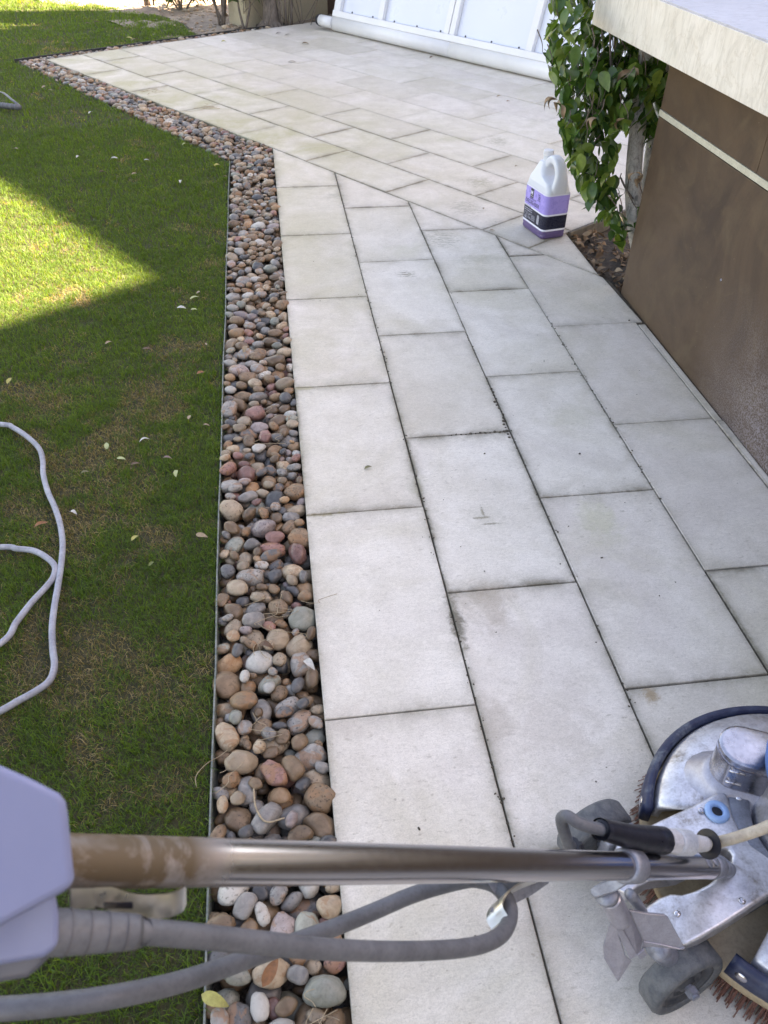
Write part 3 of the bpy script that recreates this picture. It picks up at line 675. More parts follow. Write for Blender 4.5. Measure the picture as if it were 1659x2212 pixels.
e3 = MB(); q0, q1 = np.array([*G2,0.]), np.array([*G3,0.]); m_ = (q0+q1)/2; dd = (q1-q0)/np.linalg.norm(q1-q0)
e3.obox((m_[0],m_[1],-.065), (q1-q0)/2, np.array([dd[1],-dd[0],0])*.003, (0,0,.05))
tag(e3.build('diagonal_edging', M_BEDGE), 'low dark edging hidden in grass along the diagonal pebble strip', 'edging')
# ================================================================== COUNTER (outdoor kitchen end)
ctr = empty('outdoor_counter', (1.55,0,0), 'brown tiled outdoor counter with thick cream stone top and pale trim line', 'counter')
def wx(y): return np.interp(y, [0,1.77], [1.2335,1.248])
wm = MB()
def wallslab(y0, y1, z0, z1, x_off=0., th=.5, mb=None):
    mb = mb or wm
    xa, xb = wx(y0)+x_off, wx(y1)+x_off
    mb.add([(xa,y0,z0),(xa+th,y0,z0),(xb+th,y1,z0),(xb,y1,z0),(xa,y0,z1),(xa+th,y0,z1),(xb+th,y1,z1),(xb,y1,z1)],
           [(0,3,2,1),(4,5,6,7),(0,1,5,4),(1,2,6,5),(2,3,7,6),(3,0,4,7)])
wallslab(-1.6,.30,-.08,.609); wallslab(.302,1.768,-.08,.609)
wallslab(-1.6,-.2,.631,.8); wallslab(-.198,1.112,.631,.8); wallslab(1.114,1.768,.631,.8)
wm.build('tile_cladding', M_TILE, ctr, bevel=.0012)
bk = MB(); wallslab(-1.6,1.765,-.08,.8,.004,.6,bk); bk.build('core', M_DBROWN, ctr)
st = MB(); wallslab(-1.6,1.769,.6110,.6290,-.002,.02,st); st.build('trim_strip', M_STRIP, ctr, bevel=.0008)
def cx(y): return np.interp(y, [1.0,2.21], [1.164,1.135])
ct = MB(); ya, yb = -1.6, 2.212
ct.add([(cx(1.0)+.03,ya,.8),(2.1,ya,.8),(2.1,yb,.8),(cx(yb),yb,.8),(cx(1.0)+.03,ya,.9375),(2.1,ya,.9375),(2.1,yb,.9375),(cx(yb)+.004,yb,.9375)],[(0,3,2,1),(4,5,6,7),(0,1,5,4),(1,2,6,5),(2,3,7,6),(3,0,4,7)])
o = ct.build('stone_apron', M_CTF, ctr, bevel=.0012)
tt = MB(); tt.add([(cx(1.0)+.036,ya,.9378),(2.094,ya,.9378),(2.094,yb-.006,.9378),(cx(yb)+.010,yb-.006,.9378),(cx(1.0)+.036,ya,.942),(2.094,ya,.942),(2.094,yb-.006,.942),(cx(yb)+.010,yb-.006,.942)],[(4,5,6,7),(0,1,5,4),(1,2,6,5),(2,3,7,6),(3,0,4,7)])
tt.build('stone_top', M_CTT, ctr, bevel=.001)
sc = MB(); sc.lathe([(0,.001),(.004,.001),(.0045,0)],(wx(1.0)-.001,*PZ(1546,504,0)[1:2]*0,0)[:3] if False else (wx(1.15)-.0005,1.13,.33),12,axis=(-1,0,0)); sc.build('screw', M_POL, ctr)
# ================================================================== PLANTER CUT-OUT
pm = MB(); pl = [(1.217,1.79),(1.217,2.345),tuple(AB(-1.25,2.33)[:2]),tuple(AB(-1.25,3.2)[:2]),(2.6,2.2),(2.6,1.5),(1.3,1.5)]
n0 = len(pl)
tag(grid_patch('planter_soil', M_DIRT, lambda u,v: (1.2165+1.2*u, 1.55+1.9*v, -.045+.02*mnoise.noise(Vector((u*9,v*14,1)))+.010*mnoise.noise(Vector((u*40,v*60,1)))), 60, 90), 'dark soil in the planter cut-out beside the counter', None, None, 'structure')
# keep the soil only outside the patio (a > AP)
ob = bpy.data.objects['planter_soil']; bm = bmesh.new(); bm.from_mesh(ob.data)
bmesh.ops.bisect_plane(bm, geom=bm.verts[:]+bm.edges[:]+bm.faces[:], plane_co=AB(AP-.004,2.3), plane_no=(*E_,0), clear_inner=True); bm.to_mesh(ob.data); bm.free()
bd = MB(); p0, p1 = AB(-1.237,2.335), AB(-1.237,3.0); m_ = (p0+p1)/2; bd.obox((m_[0],m_[1],-.022),(p1-p0)/2,np.array([*E_,0])*.008,(0,0,.03))
tag(bd.build('timber_edging_board', M_BOARD, bevel=.002), 'grey timber board edging the planter beside the degreaser jug', 'board')
def leaf_geo(L, W, fold, curl, twist=0., n=6, tip=1.0):
    """pointed oval leaf along +x, folded at the midrib"""
    V = []
    for i in range(n+1):
        t = i/n; w_ = W*math.sin(math.pi*min(1,t**.75))**.8*(1 if t < .98 else .0)*.5+.0002; x = L*t; z = curl*L*(t-.5)**2*2-curl*L*.5; tw = twist*(t-.5)
        for s_, zz in ((-1,fold*w_),(0,0),(1,fold*w_)):
            yy = s_*w_; V.append((x, yy*math.cos(tw)-zz*math.sin(tw), z+zz*math.cos(tw)+yy*math.sin(tw)))
    Fc = []
    for i in range(n):
        for s_ in (0,1): a = i*3+s_; Fc.append((a,a+3,a+4,a+1))
    return np.array(V), Fc
def rotz(a): return np.array([[math.cos(a),-math.sin(a),0],[math.sin(a),math.cos(a),0],[0,0,1]])
def rotm(ex, ey, ez): return np.array(__import__('mathutils').Euler((ex,ey,ez)).to_matrix())
lt = MB()
for i in range(230):
    x = 1.23+abs(random.gauss(0,.16)); y = random.uniform(1.62,2.45)
    if x < 1.225 or E_[0]*x+E_[1]*y < AP+.01 or x > 1.75: continue
    v, f = leaf_geo(random.uniform(.025,.055), random.uniform(.012,.024), random.uniform(-.6,.9), random.uniform(-.7,.9), random.uniform(-2,2))
    lt.add(v @ rotm(random.uniform(-.7,.7),random.uniform(-.5,.5),random.uniform(0,6.3)).T+np.array([x,y,-.035+random.uniform(0,.028)]), f)
for i in range(10):
    x, y = random.uniform(1.24,1.45), random.uniform(1.85,2.3); an = random.uniform(0,6.3); v = np.array([math.cos(an),math.sin(an),.1])*.05
    lt.tube([(x,y,-.02), np.array([x,y,-.018])+v, np.array([x,y,-.02])+v*1.8+[.01,.01,0]], .0012, 5, 3)
tag(lt.build('dead_leaves', M_DRYLEAF, smooth=True), 'curled brown dead leaves lying on the planter soil', None, None, 'stuff')
# ================================================================== FICUS BY THE COUNTER
fic = empty('ficus_tree', (1.40,2.12,-.04), 'young ficus with pale whitewashed trunks and glossy leaves beside the counter', 'tree')
tb = MB()
tb.tube([PZ(1393,575,-.04)+[0,0,0],PD(1375,500,3.03),PD(1368,420,2.98),PD(1372,330,2.93),PD(1383,230,2.88),PD(1395,120,2.85),PD(1400,0,2.8),PD(1395,-200,2.7)],[.040,.031,.030,.029,.028,.025,.022,.018],18,6)
tb.tube([PD(1392,575,3.12),PD(1393,480,3.06),PD(1399,400,3.02),PD(1412,300,2.97),PD(1440,200,2.9),PD(1430,60,2.85),PD(1440,-150,2.75)],[.03,.026,.024,.023,.021,.018,.014],16,6)
tr_ = tb.build('trunk', M_BARKW, fic, smooth=True)
br = MB(); leaves = MB()
polys = [  # (image outline, depth, spread, count)
 ([(1200,-60),(1183,60),(1186,150),(1205,200),(1300,215),(1420,170),(1455,120),(1450,-60)], 2.82, .16, 640),
 ([(1190,90),(1183,140),(1206,165),(1225,120)], 2.86, .08, 22),
 ([(1210,180),(1213,260),(1228,310),(1248,362),(1265,350),(1300,300),(1400,260),(1450,200),(1440,130),(1300,120)], 2.86, .14, 430),
 ([(1232,225),(1216,270),(1228,345),(1246,385),(1254,340),(1264,280)], 2.84, .09, 84),
 ([(1255,340),(1248,390),(1275,430),(1305,400),(1330,350),(1340,310),(1290,310)], 2.92, .09, 70),
 ([(1285,395),(1268,440),(1290,480),(1330,470),(1345,420),(1330,390)], 2.95, .07, 42),
 ([(1300,440),(1310,490),(1332,530),(1348,520),(1362,480),(1345,440)], 2.95, .06, 26),
 ([(1385,440),(1378,480),(1388,505),(1394,470)], 2.9, .02, 3),
 ([(1400,190),(1375,290),(1400,320),(1450,240),(1450,180)], 2.90, .06, 60),
 ([(1350,120),(1350,300),(1395,330),(1470,300),(1490,120)], 3.15, .10, 170)]
def pip(x, y, p):
    c = False; j = len(p)-1
    for i in range(len(p)):
        if (p[i][1] > y) != (p[j][1] > y) and x < (p[j][0]-p[i][0])*(y-p[i][1])/(p[j][1]-p[i][1])+p[i][0]: c = not c
        j = i
    return c
for pi_, (pg, D, spd, cnt) in enumerate(polys):
    xs = [p[0] for p in pg]; ysq = [p[1] for p in pg]; k = 0
    while k < cnt:
        px, py = random.uniform(min(xs),max(xs)), random.uniform(min(ysq),max(ysq))
        if not pip(px,py,pg): continue
        c = PD(px, py, D+random.uniform(-spd,spd)*1.1); k += 1
        if c[1] < 2.26 and c[2] > .70 and c[0] > 1.06: c = c+ray(px,py)*.22
        L = random.uniform(.036,.080); v, f = leaf_geo(L, L*random.uniform(.46,.58), random.uniform(.05,.45), random.uniform(-.35,.1), random.uniform(-.4,.4), 7)
        # hang tip-down, faces turned outward in every direction
        R_ = rotz(random.uniform(0,6.3)) @ rotm(random.uniform(-.6,.6), random.uniform(.45,1.45), 0)
        w2 = v @ R_.T; leaves.add(w2+c-w2.mean(0), f)
        if random.random() < .10:
            st_ = c-w2.mean(0); h_ = np.array([random.uniform(-.05,.05),random.uniform(-.03,.03),random.uniform(.04,.10)])
            leaves.tube([st_+h_, st_+h_*.45+np.array([.006,0,0]), st_], [.0022,.0016,.001], 5, 3, mi=1)
br.tube([PD(1378,300,2.92),PD(1330,200,2.85),PD(1318,90,2.8),PD(1330,0,2.78)],[.006,.004,.003],6,5)
br.tube([PD(1368,430,2.95),PD(1350,405,2.94),PD(1342,385,2.93),PD(1375,450,2.92),PD(1388,425,2.91),PD(1380,395,2.92)],[.003,.002],6,5)
for px, py, D in ((1205,215,2.72),(1212,225,2.73),(1372,372,2.8),(1388,385,2.8),(1290,255,2.66),(1350,255,2.7),(1362,150,2.7)):
    dl = MB()
    for _ in range(2):
        v, f = leaf_geo(random.uniform(.03,.06), .018, .8, -.8, 1.5); dl.add(v @ rotm(random.uniform(-1,1),random.uniform(.6,1.4),random.uniform(0,6)).T+PD(px,py,D), f)
    dl.build('withered_leaf', M_DRYLEAF, fic, smooth=True)
br.build('branch', M_BARK, fic, smooth=True); leaves.build('foliage', [M_FICUS, M_BARK], fic, smooth=True)
# ================================================================== LEANING WHITE PANEL
lp = AB(-3.6,4.45); lean = math.radians(15.5)
pan = empty('leaning_panel', tuple(lp), 'large white framed aluminium panel leaning with a round tube along its foot', 'panel')
ea = np.array([*E_,0]); eb = np.array([*N_,0]); ez = np.array([0,0,1.]); up_ = eb*math.sin(lean)+ez*math.cos(lean); nrm = -eb*math.cos(lean)+ez*math.sin(lean)  # nrm faces the camera side
def PN(a, s, d=0.): return ea*a+eb*4.475+ez*.075+up_*s+nrm*d
pb = MB(); A0, A1, HH = -5.42, -1.6, 2.05
pb.tube([AB(A0,4.475,.062)[:3], AB(-4.02,4.475,.062)], .060, 24, 1); o1 = pb.build('foot_tube', M_WHITE, pan, smooth=True, bevel=0)
pb = MB(); pb.tube([AB(-4.017,4.475,.062), AB(A1,4.475,.062)], .060, 24, 1); pb.build('foot_tube', M_WHITE, pan, smooth=True)
pb = MB(); pb.tube([AB(-5.56,4.43,.068), AB(A0+.01,4.44,.066)], .043, 24, 1); pb.build('side_tube', M_WHITE, pan, smooth=True)
pb = MB(); pb.tube([AB(-5.59,4.43,.068), AB(-5.562,4.43,.068)], [.041,.047], 24, 2); pb.build('end_cap', M_BLK, pan, smooth=True)
fr = MB()
def bar(a0, s0, a1, s1, d0, d1): 
    c = (PN(a0,s0,d0)+PN(a1,s1,d1))/2; fr.obox(c, ea*(a1-a0)/2, up_*(s1-s0)/2, nrm*(d1-d0)/2)
bar(A0,.02,A0+.075,HH,-.03,.035); bar(A0,.03,A1,.075,-.03,.045); bar(A1-.06,.0755,A1,HH,-.03,.035); bar(A0+.0755,HH-.06,A1-.0605,HH,-.03,.035)
fr.build('frame', M_WHITE, pan, bevel=.003)
for a in (-4.83,-4.06,-3.28,-2.5):
    fr = MB()
    if a == -4.06: bar(a-.052,.0755,a-.004,HH-.061,-.03,.04); bar(a+.0,.0755,a+.05,HH-.061,-.03,.034)
    else: bar(a-.035,.0755,a+.02,HH-.061,-.03,.034)
    fr.build('mullion', M_WHITE, pan, bevel=.002)
for s0, s1 in ((A0+.078,-4.868),(-4.808,-4.115),(-4.008,-3.318),(-3.258,-2.538),(-2.478,A1-.062)):
    fr = MB(); bar(s0,.078,s1,HH-.064,-.012,.0); fr.build('sheet', M_WPANEL, pan)
sc = MB()
for a in np.arange(A0+.2, A1, .26): sc = MB(); sc.lathe([(0,.004),(.006,.004),(.007,0)], PN(a,.085,.001), 8, axis=nrm); sc.build('rivet', M_BLK, pan)
# ================================================================== ADDED SHADE BUILDING, PILLAR, FAR BED
hs = empty('shade_building', tuple(AB(5,14)), 'tall pale building, unseen and added beyond the right edge to shade the yard', 'shade_building')  # unseen building, added and shaped to cast the yard's shade
def abbox(mb, a0, a1, b0, b1, z0, z1, mi=0):
    P = [AB(a0,b0),AB(a1,b0),AB(a1,b1),AB(a0,b1)]
    mb.add([(p[0],p[1],z) for z in (z0,z1) for p in P], [(0,3,2,1),(4,5,6,7),(0,1,5,4),(1,2,6,5),(2,3,7,6),(3,0,4,7)], mi)
h1 = MB(); abbox(h1,1.75,9.9,12.65,16.4,-.1,11.8); abbox(h1,7.0,9.9,8.8,12.648,-.1,11.8); h1.build('wall', M_HOUSE, hs)
h2 = MB(); abbox(h2,1.30,10.2,12.2,16.8,11.8,12.0); abbox(h2,6.58,10.2,8.3,12.198,11.8,12.0); h2.build('shade_roof', M_ROOF, hs)  # outline set so its shadow leaves the sunlit lawn patches
rw = empty('rear_sky_blocker', tuple(AB(4,0)), 'unseen wall added behind the photographer to hold back sky light', 'wall')  # added out of view to cut sky light on the near paving
h1 = MB(); abbox(h1,3.4,3.7,-4,3.2,-.1,3.0); h1.build('blocking_wall', M_STUCCO, rw)
lo = empty('garden_wall', tuple(AB(-4.5,5)), 'dark brown boarded wall behind the leaning white panel', 'wall')
h3 = MB(); abbox(h3,-6.188,-1.0,5.02,5.4,-.08,2.4)
for i in range(12): abbox(h3,-6.186,-1.0,5.006,5.019,-.06+.2*i,.132+.2*i)
h3.build('boards', M_DBROWN, lo, bevel=.004)
bpil = empty('stucco_pillar', tuple(AB(-6.3,4.3)), 'beige stucco pillar with a stepped plinth at the far end of the patio', 'pillar')
h4 = MB(); abbox(h4,-6.43,-6.21,4.12,5.0,-.08,2.4); h4.build('shaft', M_STUCCO, bpil, bevel=.006)
h4 = MB(); abbox(h4,-6.46,-6.185,4.08,5.04,-.1,.22); h4.build('plinth', M_STUCCO, bpil, bevel=.008)
# tree with root flare beside the pillar
tr = empty('garden_tree', tuple(PZ(588,60)), 'grey-brown tree trunk with flared roots at the patio corner', 'tree')
tb = MB(); b_ = PZ(586,58,-.02)
tb.tube([b_+[0,0,-.04], b_+[0,0,.05], b_+[0.0,0.01,.2], b_+[-.01,.02,.5], b_+[-.03,.03,1.0], b_+[0,0,2.0]], [.12,.075,.058,.052,.05,.045], 16, 6)
for i in range(9):
    an = i*.7+random.random()*.3; r0 = random.uniform(.14,.26); tb.tube([b_+[0,0,.08], b_+[math.cos(an)*.08,math.sin(an)*.08,.02], b_+[math.cos(an)*r0,math.sin(an)*r0,-.035]], [.03,.022,.008], 8, 4)
tb.build('trunk', M_BARK, tr, smooth=True)
tb = MB()
for i in range(3):
    q_ = b_+np.array([.08+.05*i,-.02+.03*i,0]); tb.tube([q_+[0,0,-.02], q_+[.01*i,0,.5], q_+[.02,.03,1.6]], [.012,.009,.007], 7, 4)
for i in range(14):
    q_ = b_+np.array([random.uniform(-.1,.35),random.uniform(-.1,.15),.0]); d_2 = np.array([random.uniform(-.3,.3),random.uniform(-.2,.2),random.uniform(.15,.5)]); tb.tube([q_, q_+d_2*.6+[.02,0,0], q_+d_2],[.004,.002],5,4)
tb.build('branch', M_BARK, tr, smooth=True)
def crown(parent, c, rx, ry, rz, n, L0, L1, mat, name='foliage'):
    mb = MB()
    for i in range(n):
        while True:
            p = np.array([random.uniform(-1,1) for _ in range(3)])
            if np.linalg.norm(p) < 1: break
        L = random.uniform(L0,L1); v, f = leaf_geo(L, L*random.uniform(.3,.45), random.uniform(.1,.5), random.uniform(-.4,.2), 0, 4)
        R_ = rotz(random.uniform(0,6.3)) @ rotm(random.uniform(-.5,.5), random.uniform(-.3,1.1), 0); mb.add(v @ R_.T+np.asarray(c)+p*np.array([rx,ry,rz]), f)
    return mb.build(name, mat, parent, smooth=True)
crown(tr, b_+[0,0,2.9], .7,.7,.5, 500, .07,.12, M_SHRUB)
def shrub(name, px, py, label, h, n, spread, leaf, flower=False, stems=5, cat='shrub'):
    q_ = PZ(px, py, -.03); e = empty(name, tuple(q_), label, cat); sb = MB()
    for i in range(stems):
        d = np.array([random.uniform(-1,1)*spread*.7, random.uniform(-1,1)*spread*.5, h*random.uniform(.7,1.)]); sb.tube([q_+[random.uniform(-.03,.03),0,-.02], q_+d*.5+[random.uniform(-.05,.05),0,0], q_+d],[.012,.008,.004],7,5)
        for j in range(3):
            s_ = q_+d*random.uniform(.3,.8); sb.tube([s_, s_+[random.uniform(-.12,.12),random.uniform(-.1,.1),random.uniform(.03,.12)]],[.004,.002],5,3)
    sb.build('stem', M_BARK, e, smooth=True)
    if n: crown(e, q_+[0,0,h*.8], spread, spread*.7, h*.42, n, *leaf, M_SHRUB)
    if flower:
        fb = MB()
        for i in range(3):
            c = q_+np.array([.16+.04*i,-.05,h*.62+.05*i])
            for k in range(6):
                v, f = leaf_geo(.035,.03,.3,.3,0,4); fb.add(v @ (rotz(k*1.05) @ rotm(0,-.5,0)).T+c, f)
        fb.build('flower', M_RED, e, smooth=True)
M_RED = simple('red_petal',(.65,.02,.015),(.5,.015,.01),.5)
shrub('leafy_shrub', 480, 52, 'leafy shrub with thin bare brown stems left of the stucco pillar', .75, 170, .26, (.07,.13), stems=6)
shrub('flowering_shrub', 395, 24, 'low broad-leaved shrub with red flowers at the top of the photo', .22, 120, .30, (.06,.11), True, 6)
shrub('green_seedling', 533, 62, 'young plant with long upright green leaves in front of the pillar', .42, 26, .14, (.12,.17), stems=2, cat='plant')
po = MB(); q_ = PZ(320,22,-.03); po.tube([q_+[0,0,-.05], q_+[0,0,1.0], q_+[0,0,2.0]],[.03,.026,.025],12,4)
pt = empty('slender_tree', tuple(q_), 'slender dark trunk standing at the lawn edge by the soil bed', 'tree'); po.build('trunk', M_BARK, pt, smooth=True)
po = MB(); po.tube([q_+[.06,0,-.05], q_+[.075,0,1.6]], .01, 8, 3); po.build('stake', M_BARK, pt, smooth=True)
crown(pt, q_+[0,0,2.4], .5,.5,.45, 300, .06,.1, M_SHRUB)
# small stones scattered on the soil
sm = MB()
for i in range(420):
    a, b = -6.05-abs(random.gauss(0,1.0)), random.uniform(3.3,4.6)
    if lawn_in(np.array([AB(a,b)[0]]),np.array([AB(a,b)[1]]))[0] and random.random() < .9: continue
    pv, pf = protos[i % 8]; s_ = random.uniform(.006,.02)*(2 if random.random() < .07 else 1); p = soil_fn(min(1,(-5.97-a)/6), (b-3.2)/3.6)
    sm.add(pv*np.array([s_,s_*.8,s_*.6])+np.array([p[0],p[1],p[2]+.004]), [tuple(t) for t in pf])
tag(sm.build('soil_stones', M_PEB['tan'], smooth=True), 'small pale stones scattered over the soil bed', None, None, 'stuff')
# ================================================================== JUG
def jug():
    A = PZ(1124.6,487); B = PZ(1166,518); Cc = PZ(1202,510)
    u = B-A; u /= np.linalg.norm(u); u[2] = 0; v = np.array([-u[1], u[0], 0])      # u: along the wide face (left to right), v: away from viewer
    W, T = .185, .115; O = B-u*(W-.012)
    e = empty('degreaser_jug', tuple(O+u*W/2+v*T/2), 'white plastic handled jug with purple degreaser label standing on the patio', 'jug')
    def X(a, d, z): return O+u*a+v*d+np.array([0,0,z if z < .19 else .19+(z-.19)*1.17])
    def rr(a0, a1, d0, d1, r, n=5):
        out = []
        for cx_, cy_, s0 in ((a1-r,d1-r,0),(a0+r,d1-r,90),(a0+r,d0+r,180),(a1-r,d0+r,270)):
            for i in range(n+1): an = math.radians(s0+90*i/n); out.append((cx_+r*math.cos(an), cy_+r*math.sin(an)))
        return out
    def loft(rings, closed=True):
        mb = MB(); V = []; n = len(rings[0][0])
        for rg, z in rings: V += [X(a, d, z) for a, d in rg]
        Fc = [(k*n+i, k*n+(i+1)%n, (k+1)*n+(i+1)%n, (k+1)*n+i) for k in range(len(rings)-1) for i in range(n)]
        if closed: Fc += [tuple(range(n))[::-1], tuple((len(rings)-1)*n+i for i in range(n))]
        mb.add(V, Fc); return mb
    R4 = lambda i, r=.022: rr(i, W-i, i, T-i, r)
    body = loft([(R4(.012,.014),0),(R4(.003,.018),.004),(R4(0,.02),.014),(R4(.0015),.020),(R4(0),.026),(R4(0),.185),(R4(.002),.194),
                 (rr(.003,W-.008,.004,T-.004,.022),.205),(rr(.006,W-.020,.009,T-.009,.02),.217),(rr(.012,W-.078,.016,T-.016,.02),.230),(rr(.020,W-.096,.022,T-.022,.02),.246),(rr(.032,W-.108,.032,T-.032,.015),.268)])
    body.tube([X(.056,T/2,.25),X(.056,T/2,.292)], .0185, 20, 1)
    hp = smooth_path([np.array(q) for q in ((.058,.240),(.076,.262),(.100,.282),(.132,.285),(.160,.270),(.174,.245),(.176,.215),(.170,.180))], 5); hw = np.interp(np.linspace(0,1,len(hp)),[0,.3,.7,1],[.020,.021,.026,.040]); V_ = []
    for i in range(len(hp)):
        t_ = hp[min(i+1,len(hp)-1)]-hp[max(i-1,0)]; t_ /= np.linalg.norm(t_); nn_ = np.array([-t_[1],t_[0]])
        for k in range(16):
            an = 2*math.pi*k/16; c_, s_ = math.cos(an), math.sin(an); c_ = math.copysign(abs(c_)**.7,c_); s_ = math.copysign(abs(s_)**.7,s_)
            q = hp[i]+nn_*s_*.0150; V_.append(X(q[0], T/2+c_*hw[i], q[1]))
    n_ = len(hp); body.add(V_, [(i*16+k, i*16+(k+1)%16, (i+1)*16+(k+1)%16, (i+1)*16+k) for i in range(n_-1) for k in range(16)]+[tuple(range(16))[::-1], tuple((n_-1)*16+k for k in range(16))])
    bo = body.build('bottle', M_JUG, e, smooth=True)
    md = bo.modifiers.new('r','REMESH'); md.mode = 'VOXEL'; md.voxel_size = .0018; md.use_smooth_shade = True
    md = bo.modifiers.new('s','SMOOTH'); md.iterations = 6; md.factor = .5
    cp = MB(); cp.lathe([(.0,.0185),(.019,.0185),(.0205,.017),(.0208,0),(.017,0)], X(.056,T/2,.288), 40)
    for k in range(40):
        an = k*2*math.pi/40; c = X(.056,T/2,.295)+np.array([math.cos(an),math.sin(an),0])*.0209; cp.obox(c, np.array([math.cos(an),math.sin(an),0])*.0006, np.array([-math.sin(an),math.cos(an),0])*.0006, (0,0,.007))
    cp.build('cap', M_CAP, e, smooth=False)
    wob = lambda z: [(X(a, d, z+.004*math.sin(a*34)*0)) for a, d in R4(-.0013)]
    def band(z0, z1, g):
        mb = MB(); n = len(R4(0)); V = []
        for z in (z0, z1): V += [X(a, d, z) for a, d in R4(g)]
        mb.add(V, [(i, (i+1)%n, n+(i+1)%n, n+i) for i in range(n)]); return mb
    lab = band(.036,.185,-.0011).build('label', M_LWHITE, e, smooth=True)
    band(.044,.099,-.0014).build('navy_band', M_LNAVY, lab, smooth=True)
    band(.106,.180,-.0014).build('lilac_band', M_LLILAC, lab, smooth=True)
    def text(s_, a, z, size, mat, parent=lab, name='lettering', bold=.0):
        cu = bpy.data.curves.new(name, 'FONT'); cu.body = s_; cu.size = size; cu.extrude = .0001; cu.offset = bold; cu.align_x = 'LEFT'
        o = bpy.data.objects.new(name+'_curve', cu); cu.materials.append(mat); p = X(a, -.0017, z)
        me = bpy.data.meshes.new_from_object(o); mw = Matrix(((u[0],0,-v[0],p[0]),(u[1],0,-v[1],p[1]),(0,1,0,p[2]),(0,0,0,1)))
        bpy.data.objects.remove(o); o = bpy.data.objects.new(name, me); COL.objects.link(o); o.parent = parent; o.matrix_local = mw
        return o
    text('DEGREASER', .020, .115, .0215, M_LNAVY, bold=.0002); text('HEAVY DUTY', .050, .134, .0095, M_LNAVY, bold=.0001)
    text('32', .120, .152, .017, M_LNAVY, bold=.0003); text('MAKES', .117, .167, .0055, M_LNAVY); text('GALLONS', .115, .145, .0055, M_LNAVY)
    lg = MB(); lg.obox(X(.068,-.0016,.160), u*.0125, v*.0001, np.array([0,0,.0185])); lg.build('logo_plate', M_LNAVY, lab)
    t = text('M', .0585, .155, .021, M_LWHITE, bold=.0006); p = X(.0585,-.0021,.155); t.location = p
    t = text('MAX', .0605, .1455, .0075, M_LWHITE); t.location = X(.0615,-.0021,.1455)
    text('ONE GALLON (3.78 L)', .022, .1005, .0052, M_LNAVY)
    for i, s_ in enumerate(('WARNING: EYE IRRITANT','READ LABEL BEFORE USE')): text(s_, .022, .089-.008*i, .0055, M_LWHITE)
    hz = MB()
    random.seed(3)
    for r_ in range(5):
        for k in range(13):
            if random.random() < .78: hz.obox(X(.026+k*.0068,-.0016,.074-r_*.0048), u*random.uniform(.0015,.0032), v*.0001, np.array([0,0,.0014]))
    hz.lathe([(.0,.0),(.009,.0)], X(.137,-.0016,.082), 20, axis=-v); hz.obox(X(.137,-.0016,.064), u*.0088, v*.0001, np.array([0,0,.011]))
    hz.build('fine_print', M_LGREY, lab)
    text('1 GAL', .025, .049, .0075, M_LWHITE)
    return e
M_CAP = simple('white_cap',(.78,.79,.82),(.74,.75,.79),.4,scale=60,bumps=.03, grain=False)
M_LWHITE = simple('label_white',(.72,.74,.84),(.70,.72,.82),.35,scale=40,bumps=.02, grain=False)
M_LNAVY = simple('label_navy',(.010,.012,.03),(.016,.018,.04),.3,scale=120,bumps=.02, grain=False)
M_LLILAC = simple('label_lilac',(.36,.30,.72),(.31,.26,.66),.3,scale=14,bumps=.05, grain=False)
M_LGREY = simple('label_print',(.30,.31,.36),(.38,.39,.44),.4,scale=300)
def m_jug():
    m,n,l,bs = newmat('translucent_jug_plastic'); g = S(n,'NewGeometry').outputs['Position']; sx = S(n,'SeparateXYZ'); l.new(g,sx.inputs[0]); z = sx.outputs[2]
    col = ramp(n,l,z,[(.0,(.085,.055,.15)),(.035,(.13,.09,.22)),(.16,(.20,.15,.34)),(.17,(.60,.64,.70)),(1,(.66,.71,.77))])
    l.new(col,bs.inputs['Base Color']); bs.inputs['Roughness'].default_value=.32; bs.inputs['Subsurface Weight'].default_value=.35; bs.inputs['Subsurface Radius'].default_value=(.03,.03,.035); bs.inputs['Subsurface Scale'].default_value=.5
    t = tex(n,l,g,14,3,.5); bump(n,l,bs,t.outputs[0],.1,.002); return m
M_JUG = m_jug()
random.seed(11)
jug()
# ================================================================== GARDEN HOSE / CORD ON THE LAWN
hz_ = MB(); hh = lambda x, y: PZ(x*.4557, 864+y*.4557, .004)
A_ = [(0,115),(60,130),(130,175),(185,230),(203,290),(205,350),(225,430),(260,510),(285,590),(297,680),(290,780),(275,880),(258,980),(247,1080),(250,1180),(258,1260),(235,1330),(170,1380),(80,1430),(0,1475)]
B_ = [(0,1155),(80,1050),(150,960),(215,890),(253,840),(260,790),(225,750),(160,715),(80,705),(0,698)]
P_ = [hh(*p) for p in A_]
last = P_[-1]; first = hh(*B_[0]); P_ += [last+[-.12,-.07,0], last+[-.30,-.05,0], last+[-.38,.08,0], first+[-.26,-.08,.0], first+[-.12,-.07,0]]
P_ += [hh(*p) for p in B_]; P_ += [P_[-1]+[-.2,.0,0], P_[-1]+[-.5,-.05,0]]
hz_.tube([P_[0]+[-.6,.2,0], P_[0]+[-.25,.06,0]]+P_, .0072, 12, 6)
tag(hz_.build('power_cord', simple('pale_grey_hose',(.33,.35,.40),(.22,.23,.27),.5,scale=24,bumps=.2), smooth=True), 'pale grey cord curling over the lawn at the left', 'cord')
pl_ = empty('cord_plug', tuple(PZ(10,235)), 'grey ribbed cord plug with a strap lying on the far lawn at the left edge', 'plug')
pq = MB(); a_, b_ = PZ(-30,224,.02), PZ(44,232,.02); pq.tube([a_, (a_+b_)/2, b_], [.014,.016,.014], 12, 2)
for i in range(8): t_ = i/8; p = a_+(b_-a_)*t_; pq.tube([p, p+(b_-a_)*.05], .018, 12, 1)
pq.build('plug_body', M_GREYC, pl_, smooth=True)
